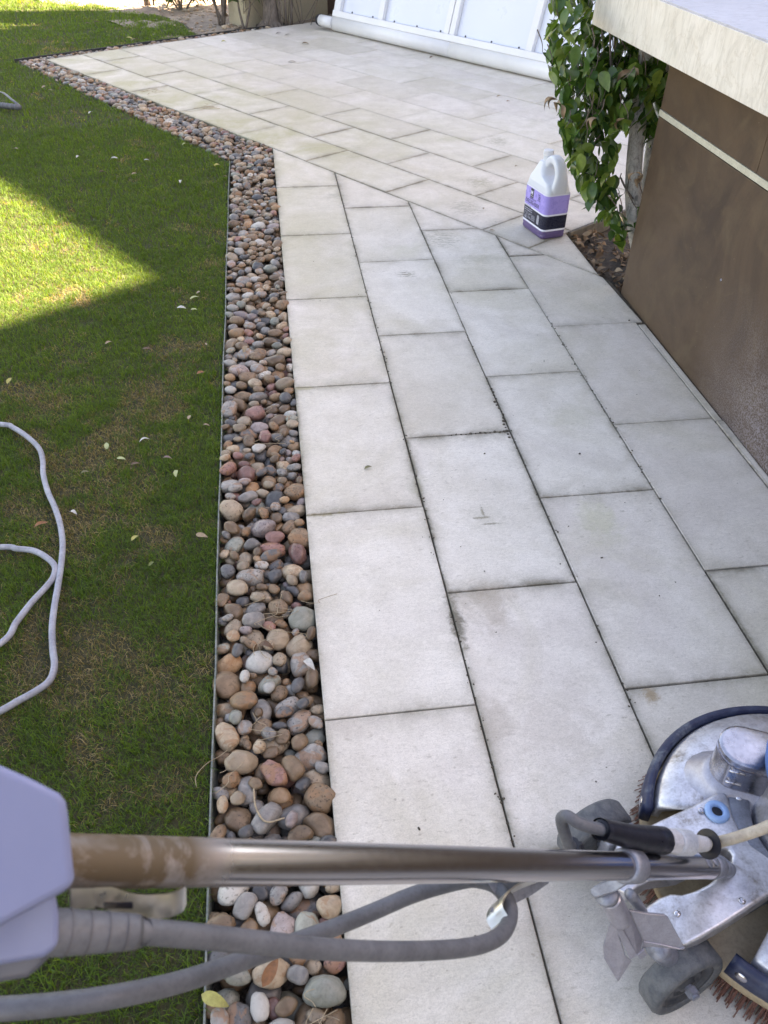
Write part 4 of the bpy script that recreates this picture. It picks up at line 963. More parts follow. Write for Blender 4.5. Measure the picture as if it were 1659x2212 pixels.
pq = MB(); pq.tube([PZ(-25,198,.03), PZ(5,200,.045), PZ(24,214,.05), PZ(42,228,.03)], .008, 8, 5, flat=.5); pq.build('strap', M_GREYC, pl_, smooth=True)
# ================================================================== FALLEN LEAVES
LC = {'tan':(.42,.31,.19),'brown':(.17,.09,.05),'orange-brown':(.34,.14,.05),'yellow':(.50,.46,.13),'pale green':(.50,.55,.26),'white':(.68,.66,.60),'green':(.16,.22,.06),'mauve-brown':(.30,.2,.17),'olive':(.22,.2,.09)}
LM = {k: simple('fallen_leaf_'+k.replace(' ','_').replace('-','_'), tuple(x*.8 for x in v), tuple(x*.52 for x in v), .6, scale=90, bumps=.3) for k, v in LC.items()}
FL = [ # px, py, length, colour, angle, curl, label
 (235,740,.035,'tan',.5,.6,'tan leaf on the lawn below the sunlit patch'),(317,753,.040,'brown',0,.5,'brown leaf on the lawn right of the tan leaf below the sunlit patch'),
 (20,822,.04,'yellow',1.3,.3,'yellow leaf on the lawn near the left edge of the photo'),(433,805,.035,'orange-brown',.2,.7,'orange-brown leaf on grass close to the edging, above the grey-brown bare patch'),
 (445,742,.022,'tan',2,.4,'small tan leaf touching the grass beside the edging'),(230,962,.042,'pale green',1.7,.2,'long pale green leaf right of the cord bend'),
 (312,950,.040,'white',.4,.8,'folded cream-white leaf in the middle of the lawn'),(362,989,.034,'mauve-brown',-.2,.5,'mauve-brown leaf below and right of the cream-white leaf'),
 (262,990,.036,'pale green',-.3,.3,'pale green leaf lying flat beside a dark brown one'),(293,1001,.034,'brown',.2,.4,'dark brown leaf beside the flat pale green leaf'),
 (381,1022,.038,'pale green',1.5,.9,'narrow curled pale green leaf nearest the pebble strip'),(183,1020,.03,'olive',.2,.6,'small olive leaf just right of the upper cord'),
 (409,900,.034,'tan',1.4,.3,'thin upright tan leaf by the bare patch'),(446,918,.028,'tan',-.3,.4,'tan leaf against the edging level with the bare patch'),
 (88,1134,.046,'orange-brown',.35,.5,'long orange-brown leaf left of the outer cord'),(158,1107,.034,'white',-.6,.9,'crumpled white leaf beside the cord'),
 (292,1162,.034,'yellow',.9,.6,'bright yellow folded leaf in the near lawn'),(436,1157,.042,'tan',-.35,.3,'long pale tan leaf beside the edging in the near lawn'),
 (327,1217,.026,'green',1.1,.4,'small green leaf below the yellow folded leaf'),(392,665,.045,'white',-.1,.6,'large cream leaf, lower left of the cluster right of the sunlit patch'),
 (420,643,.048,'pale green',.3,.3,'pale green leaf in the cluster right of the sunlit patch'),(430,631,.035,'tan',.9,.6,'tan leaf topmost in the cluster right of the sunlit patch'),
 (419,668,.032,'pale green',.3,.4,'short pale green leaf lowest in the cluster right of the sunlit patch'),(246,344,.06,'white',0,.4,'cream leaf on the shaded lawn above the sunlit patch'),
 (222,372,.055,'brown',.1,.4,'brown leaf on the shaded lawn just above the sunlit patch'),(168,338,.04,'white',1.2,.6,'white leaf left of the cream and brown leaves above the sunlit patch'),
 (290,375,.04,'tan',.4,.6,'tan leaf right of the brown leaf above the sunlit patch'),(390,392,.045,'white',1.5,.8,'upright cream leaf between the sunlit patch and the pebbles'),
 (470,358,.05,'yellow',.3,.5,'yellow leaf near the bend of the pebble strip'),(486,380,.035,'tan',-.2,.3,'tan leaf just below the bend of the pebble strip'),
 (400,312,.05,'pale green',.2,.5,'pale green leaf beside the diagonal pebbles'),(317,346,.04,'white',.1,.5,'small white leaf right of the cream leaf on the shaded lawn'),
 (196,243,.05,'white',.9,.6,'white leaf on grass beside the diagonal pebbles'),(95,188,.055,'tan',1.0,.5,'tan leaf in the far lawn, left of a pair'),(108,195,.05,'tan',-.5,.5,'tan leaf in the far lawn, right of a pair'),
 (34,322,.05,'tan',-.6,.5,'tan leaf close to the left edge above the sunlit patch'),(280,84,.10,'yellow',-.5,.4,'larger yellow leaf propped on the black edging'),(292,86,.09,'tan',.3,.4,'tan leaf propped on the black edging beside a yellow one'),
 (190,52,.08,'tan',.3,.5,'tan leaf on the far shaded lawn at the top'),(146,93,.06,'yellow',.2,.5,'small yellow leaf on the far lawn'),(210,48,.07,'brown',0,.5,'dark brown leaf on the far lawn at the top'),
 (795,1010,.030,'olive',.2,.7,'curled olive leaf lying alone on a paver'),(465,2163,.060,'yellow',-.45,.5,'yellow-green leaf by the edging under the lower cable'),(668,1436,.05,'white',-1.0,.9,'curled cream leaf among pebbles against the pavers'),
 (585,2100,.06,'orange-brown',1.0,.4,'dry orange-brown leaf on the pebbles at the bottom'),(575,1398,.045,'brown',-.3,1.2,'rolled brown leaf among the pebbles'),(530,755,.05,'tan',1.2,.7,'tan leaf resting on pebbles halfway along the strip'),
 (602,72,.07,'brown',.1,.4,'left one of two dark leaves on the far patio'),(621,76,.07,'brown',.2,.4,'right one of two dark leaves on the far patio'),(484,90,.06,'yellow',.2,.4,'small yellow leaf on the far patio pavers'),
 (660,95,.08,'tan',0,.4,'tan leaf on the patio in front of the black tube cap'),(631,134,.08,'tan',.1,.4,'tan leaf in the middle of the far patio'),(932,124,.05,'brown',.5,.6,'brown leaf at the foot of the leaning panel'),
 (1078,208,.05,'tan',.2,.5,'tan leaf on the patio left of the ficus'),(1098,218,.04,'orange-brown',.6,.5,'orange-brown leaf on the patio left of the ficus'),(1116,358,.03,'tan',.4,.6,'tiny tan leaf on the patio left of the jug'),(1045,450,.03,'tan',1.,.6,'tan leaf on the patio nearest the path joint'),
 (1063,497,.035,'tan',-.4,.4,'tan leaf lying on the joint between patio and path')]
for px,py,L,cn,an,curl,lab in FL:
    z = -.002
    if px < 500 and py > 20: z = .008
    if lab.find('pebble') >= 0 and px > 510 and py > 500: z = .006
    if px > 590: z = .0035
    if 'bottom' in lab or 'under the lower' in lab: z = .008
    if 'propped' in lab: z = .03
    q_ = PZ(px,py,z); v, f = leaf_geo(L*.74, L*.30, random.uniform(.2,.7), -curl*.55, random.uniform(-.6,.6), 8)
    v = v @ rotm(random.uniform(-.25,.25),random.uniform(-.15,.15),an).T; v = v-v.mean(0); v[:,2] -= v[:,2].min()
    o = mesh_obj('fallen_leaf', v, f, LM[cn], smooth=True); o.location = tuple(q_-[0,0,.003]); tag(o, lab, 'leaf', 'fallen leaves')
# twigs and dry strands over the pebbles
tw = MB()
for (x0,y0,n_) in ((-.05,-.52,8),(-.08,.3,5),(-.12,.2,3),(-.1,1.05,3),(-.1,-.60,7),(-.17,-.05,5),(-.08,.95,3),(-.4,4.5,10),(-.75,4.95,10)):
    for i in range(n_):
        p = np.array([x0+random.gauss(0,.03), y0+random.gauss(0,.04), .004]); an = random.uniform(0,6.3); L = random.uniform(.03,.09)
        P4 = [p+np.array([math.cos(an+k*.35*random.uniform(-1,1.5))*L*k/4, math.sin(an+k*.2)*L*k/4, random.uniform(0,.008)]) for k in range(5)]
        tw.tube(P4, .0007, 4, 4)
tw.tube([PZ(548,1704,.006),PZ(553,1745,.008),PZ(575,1775,.006),PZ(615,1767,.006)], .0016, 6, 6)
tag(tw.build('dry_strands', simple('dry_straw',(.42,.33,.22),(.30,.23,.15),.8,scale=80), smooth=True), 'thin dry roots and straw strands lying on the pebbles', None, None, 'stuff')
# crumbs of dirt on the pavers and in the joints
cr = MB()
def crumb(x, y, s_):
    pv, pf = protos[random.randrange(8)]; cr.add(pv*np.array([s_,s_*random.uniform(.5,1),s_*.5])@rotz(random.uniform(0,6)).T+np.array([x,y,.0005]), [tuple(t) for t in pf])
for px,py in ((1047,980),(1252,980),(500*0+905,1790),(1300,1205),(1359,692)): q_ = PZ(px,py); crumb(q_[0],q_[1],.0035)
for i in range(70): crumb(random.uniform(.01,1.2), random.uniform(-.5,3.0), random.uniform(.0008,.0022))
for i in range(16): q_ = PZ(1058+random.random()*42, 0); t_ = i/15; q_ = PZ(1062+t_*38, 840+t_*105); crumb(q_[0]+random.gauss(0,.003), q_[1], random.uniform(.003,.0065))
for i in range(12): t_ = i/11; q_ = PZ(975+t_*115, 940-t_*7); crumb(q_[0], q_[1]+random.gauss(0,.002), random.uniform(.0025,.0055))
for b_i, yy0, yy1 in ((1,1.2,3.1),(2,-.4,2.5),(3,.5,1.6),(1,-.4,1)):
    for i in range(60): crumb(XB[b_i]+random.gauss(0,.0035), random.uniform(yy0,yy1), random.uniform(.0012,.003))
tag(cr.build('dirt_crumbs', M_GROUT, smooth=True), 'small crumbs of dark dirt on the paver joints', None, None, 'stuff')
# ================================================================== FLOOR MACHINE
MC = np.array([.739,-.391,0.]); hx = np.array([-.956,-.292,0]); hy = np.array([.292,-.956,0]); uz = np.array([0,0,1.])
fm = empty('floor_scrubber', tuple(MC), 'worn aluminium rotary floor scrubber with navy bumper and long chrome handle', 'floor machine')
def ML(x, y, z=0.): return MC+hx*x+hy*y+uz*z
class MM(MB):
    pass
ang0 = math.atan2(hx[1], hx[0])
def sector(mb, prof, d0, d1, seg=64):
    """lathe about the machine centre between local angles, degrees (0 = towards the handle, positive = towards hy)"""
    V = []; p = len(prof)
    for k in range(seg+1):
        an = math.radians(d0+(d1-d0)*k/seg)
        for r, z in prof: V.append(ML(r*math.cos(an), r*math.sin(an), z))
    Fc = [(k*p+j, (k+1)*p+j, (k+1)*p+(j+1)%p, k*p+(j+1)%p) for k in range(seg) for j in range(p)]
    Fc += [tuple(range(p)), tuple(seg*p+j for j in range(p))[::-1]]; mb.add(V, Fc)
m_ = MM(); sector(m_, [(.134,.112),(.150,.132),(.175,.130),(.205,.124),(.231,.114),(.239,.100),(.239,.078),(.228,.078),(.226,.096),(.2,.112)], 24, 322, 90); m_.build('deck', M_ALU, fm, smooth=True, weld=True)
m_ = MM(); sector(m_, [(.2415,.066),(.2415,.106),(.247,.110),(.254,.107),(.258,.10),(.258,.070),(.252,.066)], 19, 323, 90)
for an in (22, 320):
    c = ML(.2595*math.cos(math.radians(an)), .2595*math.sin(math.radians(an)), .086)
m_.build('bumper', M_BUMP, fm, smooth=True, weld=True)
m_ = MM()
for an in (23.5, 318.5):
    m_ = MM(); a_ = math.radians(an); m_.lathe([(0,.003),(.007,.002),(.009,0)], ML(.258*math.cos(a_),.258*math.sin(a_),.088), 14, axis=hx*math.cos(a_)+hy*math.sin(a_)); m_.build('screw', M_POL, fm, smooth=True)
m_ = MM(); m_.lathe([(0,.062),(.238,.062),(.248,.058),(.250,.050),(.250,.038),(.245,.034),(0,.034)], MC, 72); m_.build('brush_block', M_WOOD, fm, smooth=True)
m_ = MM(); random.seed(5)
for ring, r0 in enumerate((.243,.232,.220)):
    nt_ = 120 if ring == 0 else 70
    for k in range(nt_):
        an = 2*math.pi*(k+random.random()*.2)/nt_; c, s_ = math.cos(an), math.sin(an)
        for j in range(8):
            o_ = np.array([random.gauss(0,.0032), random.gauss(0,.0028), 0]); spl = random.uniform(.002,.014) if ring == 0 else random.uniform(0,.006)
            p0 = MC+np.array([c*r0,s_*r0,.036])+o_; p1 = p0+np.array([c*spl*.6,s_*spl*.6,-.018])+o_*.4; p2 = p0+np.array([c*spl*1.3,s_*spl*1.3,-.036])+o_*.6
            m_.tube([p0,p1,p2],[.0011,.0010,.0009],4,0)
m_.build('bristles', M_BRIS, fm)
m_ = MM(); m_.lathe([(.104,.110),(.104,.146),(.108,.149),(.134,.146),(.137,.142),(.137,.112)], MC, 64); m_.build('motor_flange', M_ALU2, fm, smooth=True, bevel=0)
m_ = MM()
for an in (-78,-48,-18,12,42,100): 
    m_ = MM(); a_ = math.radians(an); m_.lathe([(0,.004),(.004,.003),(.0055,0)], ML(.121*math.cos(a_),.121*math.sin(a_),.1465), 12); m_.build('rivet', M_POL, fm, smooth=True)
m_ = MM(); m_.lathe([(.098,.105),(.098,.14),(.092,.165),(.092,.26),(.10,.268)], MC, 64); m_.build('motor_housing', M_ALU, fm, smooth=True)
mt = ML(-.010,.006,0)
m_ = MM(); m_.lathe([(.118,.258),(.128,.262),(.131,.275),(.131,.312),(.127,.322),(.113,.326),(.113,.258)], mt, 72); m_.build('motor_band', M_BLUE, fm, smooth=True)
m_ = MM(); m_.lathe([(.112,.30),(.112,.329),(.106,.334),(.098,.334),(.094,.345),(.06,.356),(0,.358)], mt, 64); m_.build('motor_cover', M_POL, fm, smooth=True)
# capacitor box: upright capsule with polished cap
def capsule(c0, c1, r, n=10):
    d = c1-c0; d /= np.linalg.norm(d); s_ = np.array([-d[1], d[0], 0]); out = []
    for i in range(n+1): an = -math.pi/2+math.pi*i/n; out.append(c1+r*(math.cos(an)*d+math.sin(an)*s_))
    for i in range(n+1): an = math.pi/2+math.pi*i/n; out.append(c0+r*(math.cos(an)*d+math.sin(an)*s_))
    return out
c0_, c1_ = ML(.012,-.082), ML(.064,-.128)
m_ = MM()
def capring(r, z): return [p+uz*z for p in capsule(c0_, c1_, r)]
def loft3(mb, rings):
    n = len(rings[0]); V = [p for r in rings for p in r]
    mb.add(V, [(k*n+i, k*n+(i+1)%n, (k+1)*n+(i+1)%n, (k+1)*n+i) for k in range(len(rings)-1) for i in range(n)]+[tuple((len(rings)-1)*n+i for i in range(n))])
loft3(m_, [capring(.040,.112),capring(.037,.135),capring(.036,.150),capring(.036,.205),capring(.0375,.206),capring(.0375,.211),capring(.0355,.2115),capring(.0355,.218),capring(.038,.219),capring(.038,.225),capring(.035,.2275),capring(.033,.228)])
bx_ = m_.build('capacitor_box', M_POL, fm, smooth=True); bx_.modifiers.new('es','EDGE_SPLIT').split_angle = math.radians(38)
m_ = MM(); d_c = (c1_-c0_)/np.linalg.norm(c1_-c0_); s_c = np.array([-d_c[1],d_c[0],0]); 
if np.dot(s_c, hx+hy) < 0: s_c = -s_c
def on_face(zx, zy):
    d = ray(1080+zx*.3489, 1485+zy*.3489); p0 = c0_+s_c*.0365; t = np.dot(p0-CAM_C, s_c)/np.dot(d, s_c); return CAM_C+d*t
for (xa,ya),(xb,yb) in (((1420,515),(1520,540)),((1395,580),(1490,605)),((1355,645),(1450,672))):
    m_.tube([on_face(xa,ya), on_face(xb,yb)], .0026, 8, 1)
m_.build('vent_ridge', M_POL, bx_, smooth=True)
# fillet mound between deck and box
m_ = MM(); loft3(m_, [[p+uz*.118 for p in capsule(c0_+s_c*.01, c1_+d_c*.01+s_c*.004, .062)],[p+uz*.128 for p in capsule(c0_+s_c*.006, c1_+d_c*.008, .054)],[p+uz*.142 for p in capsule(c0_, c1_+d_c*.003, .043)],[p+uz*.158 for p in capsule(c0_, c1_, .038)]]); m_.build('box_base', M_CAST, fm, smooth=True)
# fork casting
fork = [(1400,640),(1320,660),(1180,735),(1000,815),(850,890),(730,950),(690,1060),(670,1170),(710,1240),(800,1285),(850,1235),(930,1195),(1120,1165),(1280,1085),(1368,993),(1415,995),(1440,1040),(1432,1085),(1380,1145),(1290,1215),(1210,1255),(1130,1278),(1060,1272),(985,1300),(925,1340),(880,1385),(960,1450),(1050,1520),(1140,1600),(1250,1545),(1400,1460),(1530,1375),(1659,1290),(1800,1190),(1800,1100),(1659,1045),(1560,975),(1490,880),(1440,780),(1420,690)]
def fz(x): return np.interp(x, [600,900,1250,1500], [.112,.126,.148,.150])
m_ = MM(); m_.prism([ZZ(x,y,fz(x)) for x,y in fork], (0,0,-.034)); fk = m_.build('fork', M_ALU, fm, bevel=.006, segs=4, angle=40, smooth=True)
bm = bmesh.new(); bm.from_mesh(fk.data); bmesh.ops.triangulate(bm, faces=[f for f in bm.faces if len(f.verts) > 4]); bm.to_mesh(fk.data); bm.free()
# dark skirt of the lower arm
m_ = MM(); m_.prism([ZZ(1145,1590,.116),ZZ(1250,1540,.116),ZZ(1400,1455,.116),ZZ(1530,1370,.116),ZZ(1700,1270,.116),ZZ(1800,1300,.116),ZZ(1659,1200,.116),ZZ(1300,1400,.116)], (0,0,-.038)); m_.build('fork_skirt', M_ALU2, fm, bevel=.004, smooth=True)
m_ = MM(); g_ = ZZ(1345,768,.1505); m_.lathe([(.0085,-.012),(.0085,.002),(.0105,.004),(.0175,.003),(.019,.0),(.0185,-.003)], g_, 32); m_.build('grommet', M_GROM, fm, smooth=True)
m_ = MM(); m_.lathe([(0,.0),(.0085,.0)], g_-[0,0,.0015], 24); m_.build('grommet_hole', M_BLK, fm)
for zx, zy in ((1250,760),(1100,1400),(1500,1320)): m_ = MM(); m_.lathe([(0,.002),(.0035,.002),(.005,0)], ZZ(zx,zy,fz(zx)+.0006), 14); m_.build('screw', M_POL, fm, smooth=True)
# wheels
def wheel(c, ax, r, wd, name='wheel'):
    ax = np.asarray(ax)/np.linalg.norm(ax)
    m_ = MM(); m_.lathe([(r*.72,wd*.42),(r*.78,wd*.5),(r*.93,wd*.5),(r,wd*.36),(r,-wd*.36),(r*.93,-wd*.5),(r*.78,-wd*.5),(r*.72,-wd*.42)], c, 48, axis=ax); w_ = m_.build(name, M_TYRE, fm, smooth=True)
    m_ = MM(); m_.lathe([(0,wd*.40),(r*.2,wd*.40),(r*.22,wd*.30),(r*.34,wd*.26),(r*.38,wd*.34),(r*.44,wd*.34),(r*.47,wd*.28),(r*.62,wd*.30),(r*.66,wd*.40),(r*.73,wd*.42),(r*.73,-wd*.42),(0,-wd*.42)], c, 40, axis=ax); m_.build('hub', M_TYRE2, w_, smooth=True)
    m_ = MM(); m_.tube([c+ax*wd*.3, c+ax*wd*.85], .0065, 10, 1); m_.tube([c+ax*wd*.5,c+ax*wd*.75], .0095, 6, 1); m_.build('axle_bolt', M_ALU2, w_, smooth=False)
M_TYRE2 = simple('grey_hub_plastic',(.03,.034,.042),(.055,.06,.07),.6,scale=50,bumps=.2)
waxis = hy
wc = ML(.300,.062,.062)
wheel(wc, hy*1.0+uz*.07, .062, .038); wheel(ML(.283,-.168,.062), -hy, .062, .040)
m_ = MM(); m_.tube([ML(.300,.05,.062), ML(.283,-.15,.062)], .008, 12, 1); m_.build('axle', M_ALU2, fm, smooth=True)
m_ = MM(); 
for yy in (.030,-.130): m_ = MM(); m_.obox(ML(.272,yy,.085), hx*.03, hy*.010, uz*.030); m_.build('axle_bracket', M_ALU2, fm, bevel=.005, smooth=True)
# handle tube
HJ = PZ(1533,1872,.2); HT = PD(160,1860,.5); hd = (HT-HJ)/np.linalg.norm(HT-HJ)
pts_ = [HJ+hd*t for t in np.linspace(-.015,1.12,60)]
m_ = MM(); m_.tube(pts_, .0162, 40, 0); tb_ = m_.build('handle_tube', M_CHROME, fm, smooth=True)
ru = np.array([np.dot(np.array(v.co[:])-HJ, hd) for v in tb_.data.vertices]); rv = np.clip((ru-.835)/.03,0,1)
a = tb_.data.attributes.new('rust','FLOAT','POINT'); a.data.foreach_set('value', rv.astype(np.float32))
m_ = MM(); m_.tube([HJ+hd*(-.03), HJ+hd*.0], [.0150,.0172], 32, 2); m_.tube([HJ-hd*.03+[0,0,.0], HJ-hd*.075-[0,0,.01]], [.016,.011], 20, 2); m_.build('handle_socket', M_ALU2, fm, smooth=True)
m_ = MM(); sd = np.cross(hd, [0,0,1.]); sd /= np.linalg.norm(sd); upv = np.cross(sd, hd)
for t_, q_ in ((.035,.3),(.012,.15)):
    nn_ = upv*math.cos(q_)+sd*math.sin(q_)*-1; m_.lathe([(0,.0022),(.006,.0018),(.0075,0)], HJ+hd*t_+nn_*.0158, 16, axis=nn_)
m_.build('handle_pin', M_ALU2, fm, smooth=True)
# clamp collar round the tube and its lug
Zp = lambda x, y, D: PD(1080+x*.3489, 1485+y*.3489, D)
tc = HJ+hd*.232
m_ = MM(); m_.tube([tc-hd*.015, tc-hd*.013, tc+hd*.013, tc+hd*.015], [.0175,.0205,.0205,.0175], 36, 1)
o_ = m_.build('clamp_collar', M_ALU2, fm, smooth=True)

Z8 = lambda x, y, D: PD(1242+x*.2513, 1863+y*.2513, D)
m_ = MM(); dz8 = Z8(300,200,1.0)-Z8(300,200,.988)
m_.prism([Z8(x,y,D) for x,y,D in ((545,30,.958),(530,100,.957),(470,180,.962),(360,245,.972),(260,285,.978),(175,308,.982),(130,270,.984),(125,235,.984),(170,200,.981),(290,160,.976),(380,130,.970),(430,60,.964))], dz8)
m_.build('clamp_lug', M_ALU2, fm, bevel=.003, segs=3, smooth=True)
m_ = MM(); m_.tube([Z8(262,262,.992), Z8(275,285,.996)], .0148, 28, 1); m_.tube([Z8(285,292,.999), Z8(292,305,1.002)], .0120, 24, 1); m_.build('lock_washer', M_ALU2, fm, smooth=True)
m_ = MM(); m_.tube([Z8(300,300,1.003), Z8(330,360,1.012), Z8(370,440,1.024), Z8(395,490,1.032)], [.0135,.0138,.0142,.0135], 28, 4); m_.build('bracket_shaft', M_CAST, fm, smooth=True)
bkt = MM()
def sheet(pts, th, D2=None):
    P = [Z8(*p) for p in pts]; nv = np.cross(P[1]-P[0], P[2]-P[0]); nv /= np.linalg.norm(nv)
    if np.dot(nv, P[0]-CAM_C) < 0: nv = -nv
    bkt.prism(P, nv*th)
sheet([(300,520,1.030),(240,720,1.052),(250,830,1.062),(370,1032,1.085),(432,800,1.052),(355,570,1.030)], .003)
sheet([(432,800,1.052),(372,1032,1.085),(490,850,1.066)], .002)
sheet([(350,566,1.024),(392,538,1.024),(542,800,1.046),(478,842,1.048)], .009)
sheet([(395,536,1.026),(470,415,1.030),(585,670,1.062),(566,752,1.068),(540,798,1.050)], .003)
sheet([(470,415,1.028),(600,442,1.032),(770,458,1.036),(805,478,1.038),(945,735,1.062),(900,742,1.063),(740,705,1.062),(590,680,1.062)], .004)
sheet([(590,683,1.060),(740,708,1.060),(900,745,1.061),(945,738,1.060),(940,752,1.070),(780,738,1.072),(650,728,1.072),(572,745,1.072)], .004)
sheet([(542,798,1.060),(600,752,1.064),(622,800,1.070),(565,842,1.072)], .004)
bkt.build('lock_bracket', M_CAST, fm, bevel=.0014, segs=2)
m_ = MM(); m_.tube([Z8(470,270,1.03),Z8(540,360,1.07),Z8(580,420,1.10)], .007, 14, 3); m_.tube([Z8(700,720,1.10), Z8(790,800,1.12), Z8(860,850,1.13)], .016, 18, 2); m_.build('bracket_link', M_ALU2, fm, smooth=True)
# connector and cables
Z5 = lambda x, y, D: PD(1161+x*.2441, 1701+y*.2441, D)
m_ = MM(); m_.tube([Z5(570,375,.945), Z5(600,378,.95), Z5(850,440,.985), Z5(1110,470,1.02)], [.0115,.0125,.0150,.0172], 32, 3); m_.build('plug_sleeve', M_BLK, fm, smooth=True)
m_ = MM(); m_.tube([Z5(555,372,.942), Z5(590,377,.948)], .0132, 28, 1, cap=False); m_.build('sleeve_lip', M_BLK, fm, smooth=True)
m_ = MM(); m_.tube([Z5(1105,470,1.018), Z5(1215,482,1.032)], .0163, 8, 1); m_.build('plug_collar', M_CONN, fm, smooth=False, bevel=.002)
m_ = MM(); m_.tube([Z5(1215,482,1.032), Z5(1330,490,1.045), Z5(1390,496,1.053), Z5(1490,500,1.065)], [.0160,.0152,.0115,.0095], 28, 4)
for i in range(10):
    p_ = Z5(1235+i*11,484+i*.8,1.034+i*.0012); q_ = Z5(1240+i*11,484+i*.8,1.0345+i*.0012); m_.tube([p_,q_], .0167-.00006*i, 28, 1)
m_.build('plug_body', M_CONN, fm, smooth=True)
m_ = MM(); m_.tube([Z5(1485,500,1.064), Z5(1512,500,1.067)], .0075, 16, 1); m_.build('copper_ring', simple('copper_ring',(.35,.16,.09),None,.5,scale=60), fm, smooth=True)
m_ = MM(); m_.tube([Z5(1506,500,1.066), Z5(1514,500,1.067)], .0192, 40, 1); m_.build('washer_disc', M_BLK, fm, smooth=False)
m_ = MM(); m_.tube([Z5(1500,500,1.065), Z5(1600,480,1.075), Z5(1700,460,1.07), PD(1640,1793,1.06), PD(1680,1776,1.05), PD(1760,1745,1.03)], .0074, 16, 5); m_.build('motor_cord', M_CORD, fm, smooth=True)
m_ = MM(); m_.tube([Z5(340,560,.985), Z5(275,500,.97), Z5(240,400,.955), Z5(213,300,.945), Z5(225,262,.94), Z5(270,258,.935), Z5(350,305,.935), Z5(450,345,.938), Z5(580,378,.946)], .0073, 16, 6); m_.build('handle_cord', M_GREYC, fm, smooth=True)
m_ = MM(); m_.tube([Z5(300,500,.975), Z5(300,560,.985)], .0105, 8, 1); m_.tube([Z5(250,540,.985), Z5(390,525,.99)], .007, 8, 1); m_.build('cord_clip', M_BLK, fm, smooth=False)
# hooks and main cable under the tube
def strap(mb, path, wvec, th):
    """flat metal strap: path of centre points, width vectors"""
    P = [np.asarray(p) for p in path]; n = len(P); V = []
    for i in range(n):
        t_ = P[min(i+1,n-1)]-P[max(i-1,0)]; w2 = np.asarray(wvec[i] if isinstance(wvec, list) else wvec); nn_ = np.cross(t_, w2); nn_ /= np.linalg.norm(nn_)
        V += [P[i]-w2+nn_*th, P[i]+w2+nn_*th, P[i]+w2-nn_*th, P[i]-w2-nn_*th]
    mb.add(V, [(i*4+j, i*4+(j+1)%4, (i+1)*4+(j+1)%4, (i+1)*4+j) for i in range(n-1) for j in range(4)]+[(0,1,2,3),tuple((n-1)*4+j for j in range(4))])
m_ = MM()
c_ = lambda x, y, D: PD(648+x*.358*1.0, 1728*0+1782+y*.358, D)
wv = (PD(1110,1905,.82)-PD(1070,1940,.82))*.42
strap(m_, smooth_path([np.asarray(p) for p in (c_(1460,335,.865), c_(1330,365,.84), c_(1215,440,.815), c_(1175,520,.80), c_(1205,590,.79))], 6), wv, .0009)
hk = m_.build('cable_hook', M_ZINC, fm, smooth=True); hk.modifiers.new('es','EDGE_SPLIT').split_angle = math.radians(40)
m_ = MM(); m_.prism([c_(1120,325,.825), c_(1510,325,.87), c_(1500,350,.87), c_(1400,420,.855), c_(1300,470,.84), c_(1180,420,.825)], uz*-.0015); 
hq = PD(648+1160*.358,1782+512*.358,.7935); 
m_.build('hook_plate', M_ALU2, hk)
m_ = MM(); m_.obox(hq, (PD(1070,1965,.79)-PD(1060,1965,.79))*.33, (PD(1063,1972,.79)-PD(1065,1962,.79))*.55, (PD(1065,1965,.80)-PD(1065,1965,.79))*.12); m_.build('hook_slot', M_ALU2, hk)
m_ = MM()
zA = lambda x, y, D: PD(x*.3164, 1512+y*.3164, D)
strap(m_, smooth_path([np.asarray(p) for p in (zA(480,1330,.49), zA(640,1335,.50), zA(640,1335,.50)+.001, zA(900,1400,.515), zA(1120,1405,.525), zA(1230,1370,.535), zA(1262,1320,.55))], 5), (zA(700,1300,.5)-zA(700,1470,.5))*.5, .001)
hk2 = m_.build('upper_cable_hook', M_ZINC, fm, smooth=True); hk2.modifiers.new('es','EDGE_SPLIT').split_angle = math.radians(40)
m_ = MM(); m_.obox(zA(775,1402,.5035), (zA(910,1400,.5)-zA(640,1400,.5))*.5, (zA(775,1425,.5)-zA(775,1375,.5))*.5, (zA(775,1400,.502)-zA(775,1400,.5))*.5); m_.build('hook_slot', M_BLK, hk2, bevel=.001)
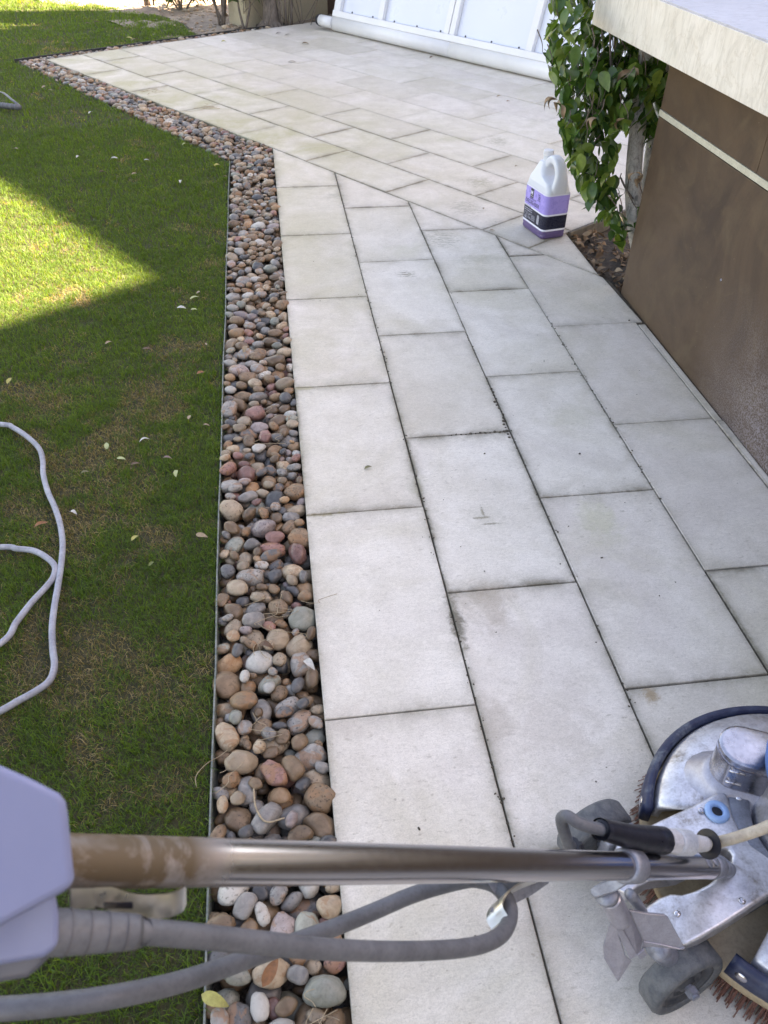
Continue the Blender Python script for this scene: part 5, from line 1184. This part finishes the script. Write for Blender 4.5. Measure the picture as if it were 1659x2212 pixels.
cab = [(270,2010,.49),(330,2014,.50),(420,2022,.52),(560,2036,.56),(700,2050,.605),(860,2055,.66),(1000,2048,.715),(1070,2028,.755),(1098,1995,.79),(1100,1955,.815),(1075,1918,.835),(1040,1903,.835),(1000,1903,.83),(900,1930,.80),(800,1972,.77),(700,2012,.73),(560,2062,.67),(400,2118,.61),(250,2152,.57),(100,2172,.555),(-60,2182,.55),(-300,2190,.55)]
m_ = MM(); m_.tube([PD(*q) for q in cab], .0078, 20, 6); m_.build('main_cable', M_GREYC, fm, smooth=True)
m_ = MM(); m_.tube([PD(110,2014,.465), PD(140,2014,.468), PD(285,2013,.49), PD(300,2013,.492)], [.0128,.0128,.0102,.0085], 28, 4)
m_.build('strain_relief', M_GREYC, fm, smooth=True)
m_ = MM()
for i, x in enumerate((140,183,225,265)): 
    m_.tube([PD(x,2014,.468+.0065*i*.9), PD(x+3.5,2014,.4685+.0065*i*.9)], .01315-.0009*i, 28, 1)
m_.build('relief_groove', simple('relief_dark',(.10,.10,.11),None,.6,scale=60), fm, smooth=False)
# switch housing at the user's end
fc = [(-260,1560),(-120,1600),(0,1651),(66,1680),(130,1713),(143,1730),(148,1755),(156,1840),(164,1912),(120,1938),(0,2003),(-260,2130)]
m_ = MM(); m_.prism([PD(x,y,.405+.00005*x) for x,y in fc], (PD(0,1850,.45)-PD(0,1850,.40))); m_.build('switch_housing', M_HOUS, fm, bevel=.005, segs=4, smooth=True)
fb = [(-260,1990),(-100,1950),(120,1925),(128,1975),(127,2045),(95,2068),(0,2085),(-260,2120)]
m_ = MM(); m_.prism([PD(x,y,.447) for x,y in fb], (PD(0,2000,.50)-PD(0,2000,.447))); m_.build('lower_housing', M_HOUS, fm, bevel=.004, segs=3, smooth=True)
fb = [(-260,2000),(100,2000),(120,2055),(85,2092),(60,2112),(0,2122),(-260,2150)]
m_ = MM(); m_.prism([PD(x,y,.475) for x,y in fb], (PD(0,2000,.52)-PD(0,2000,.475))); m_.build('housing_base', M_HOUS2, fm, bevel=.004, segs=3, smooth=True)
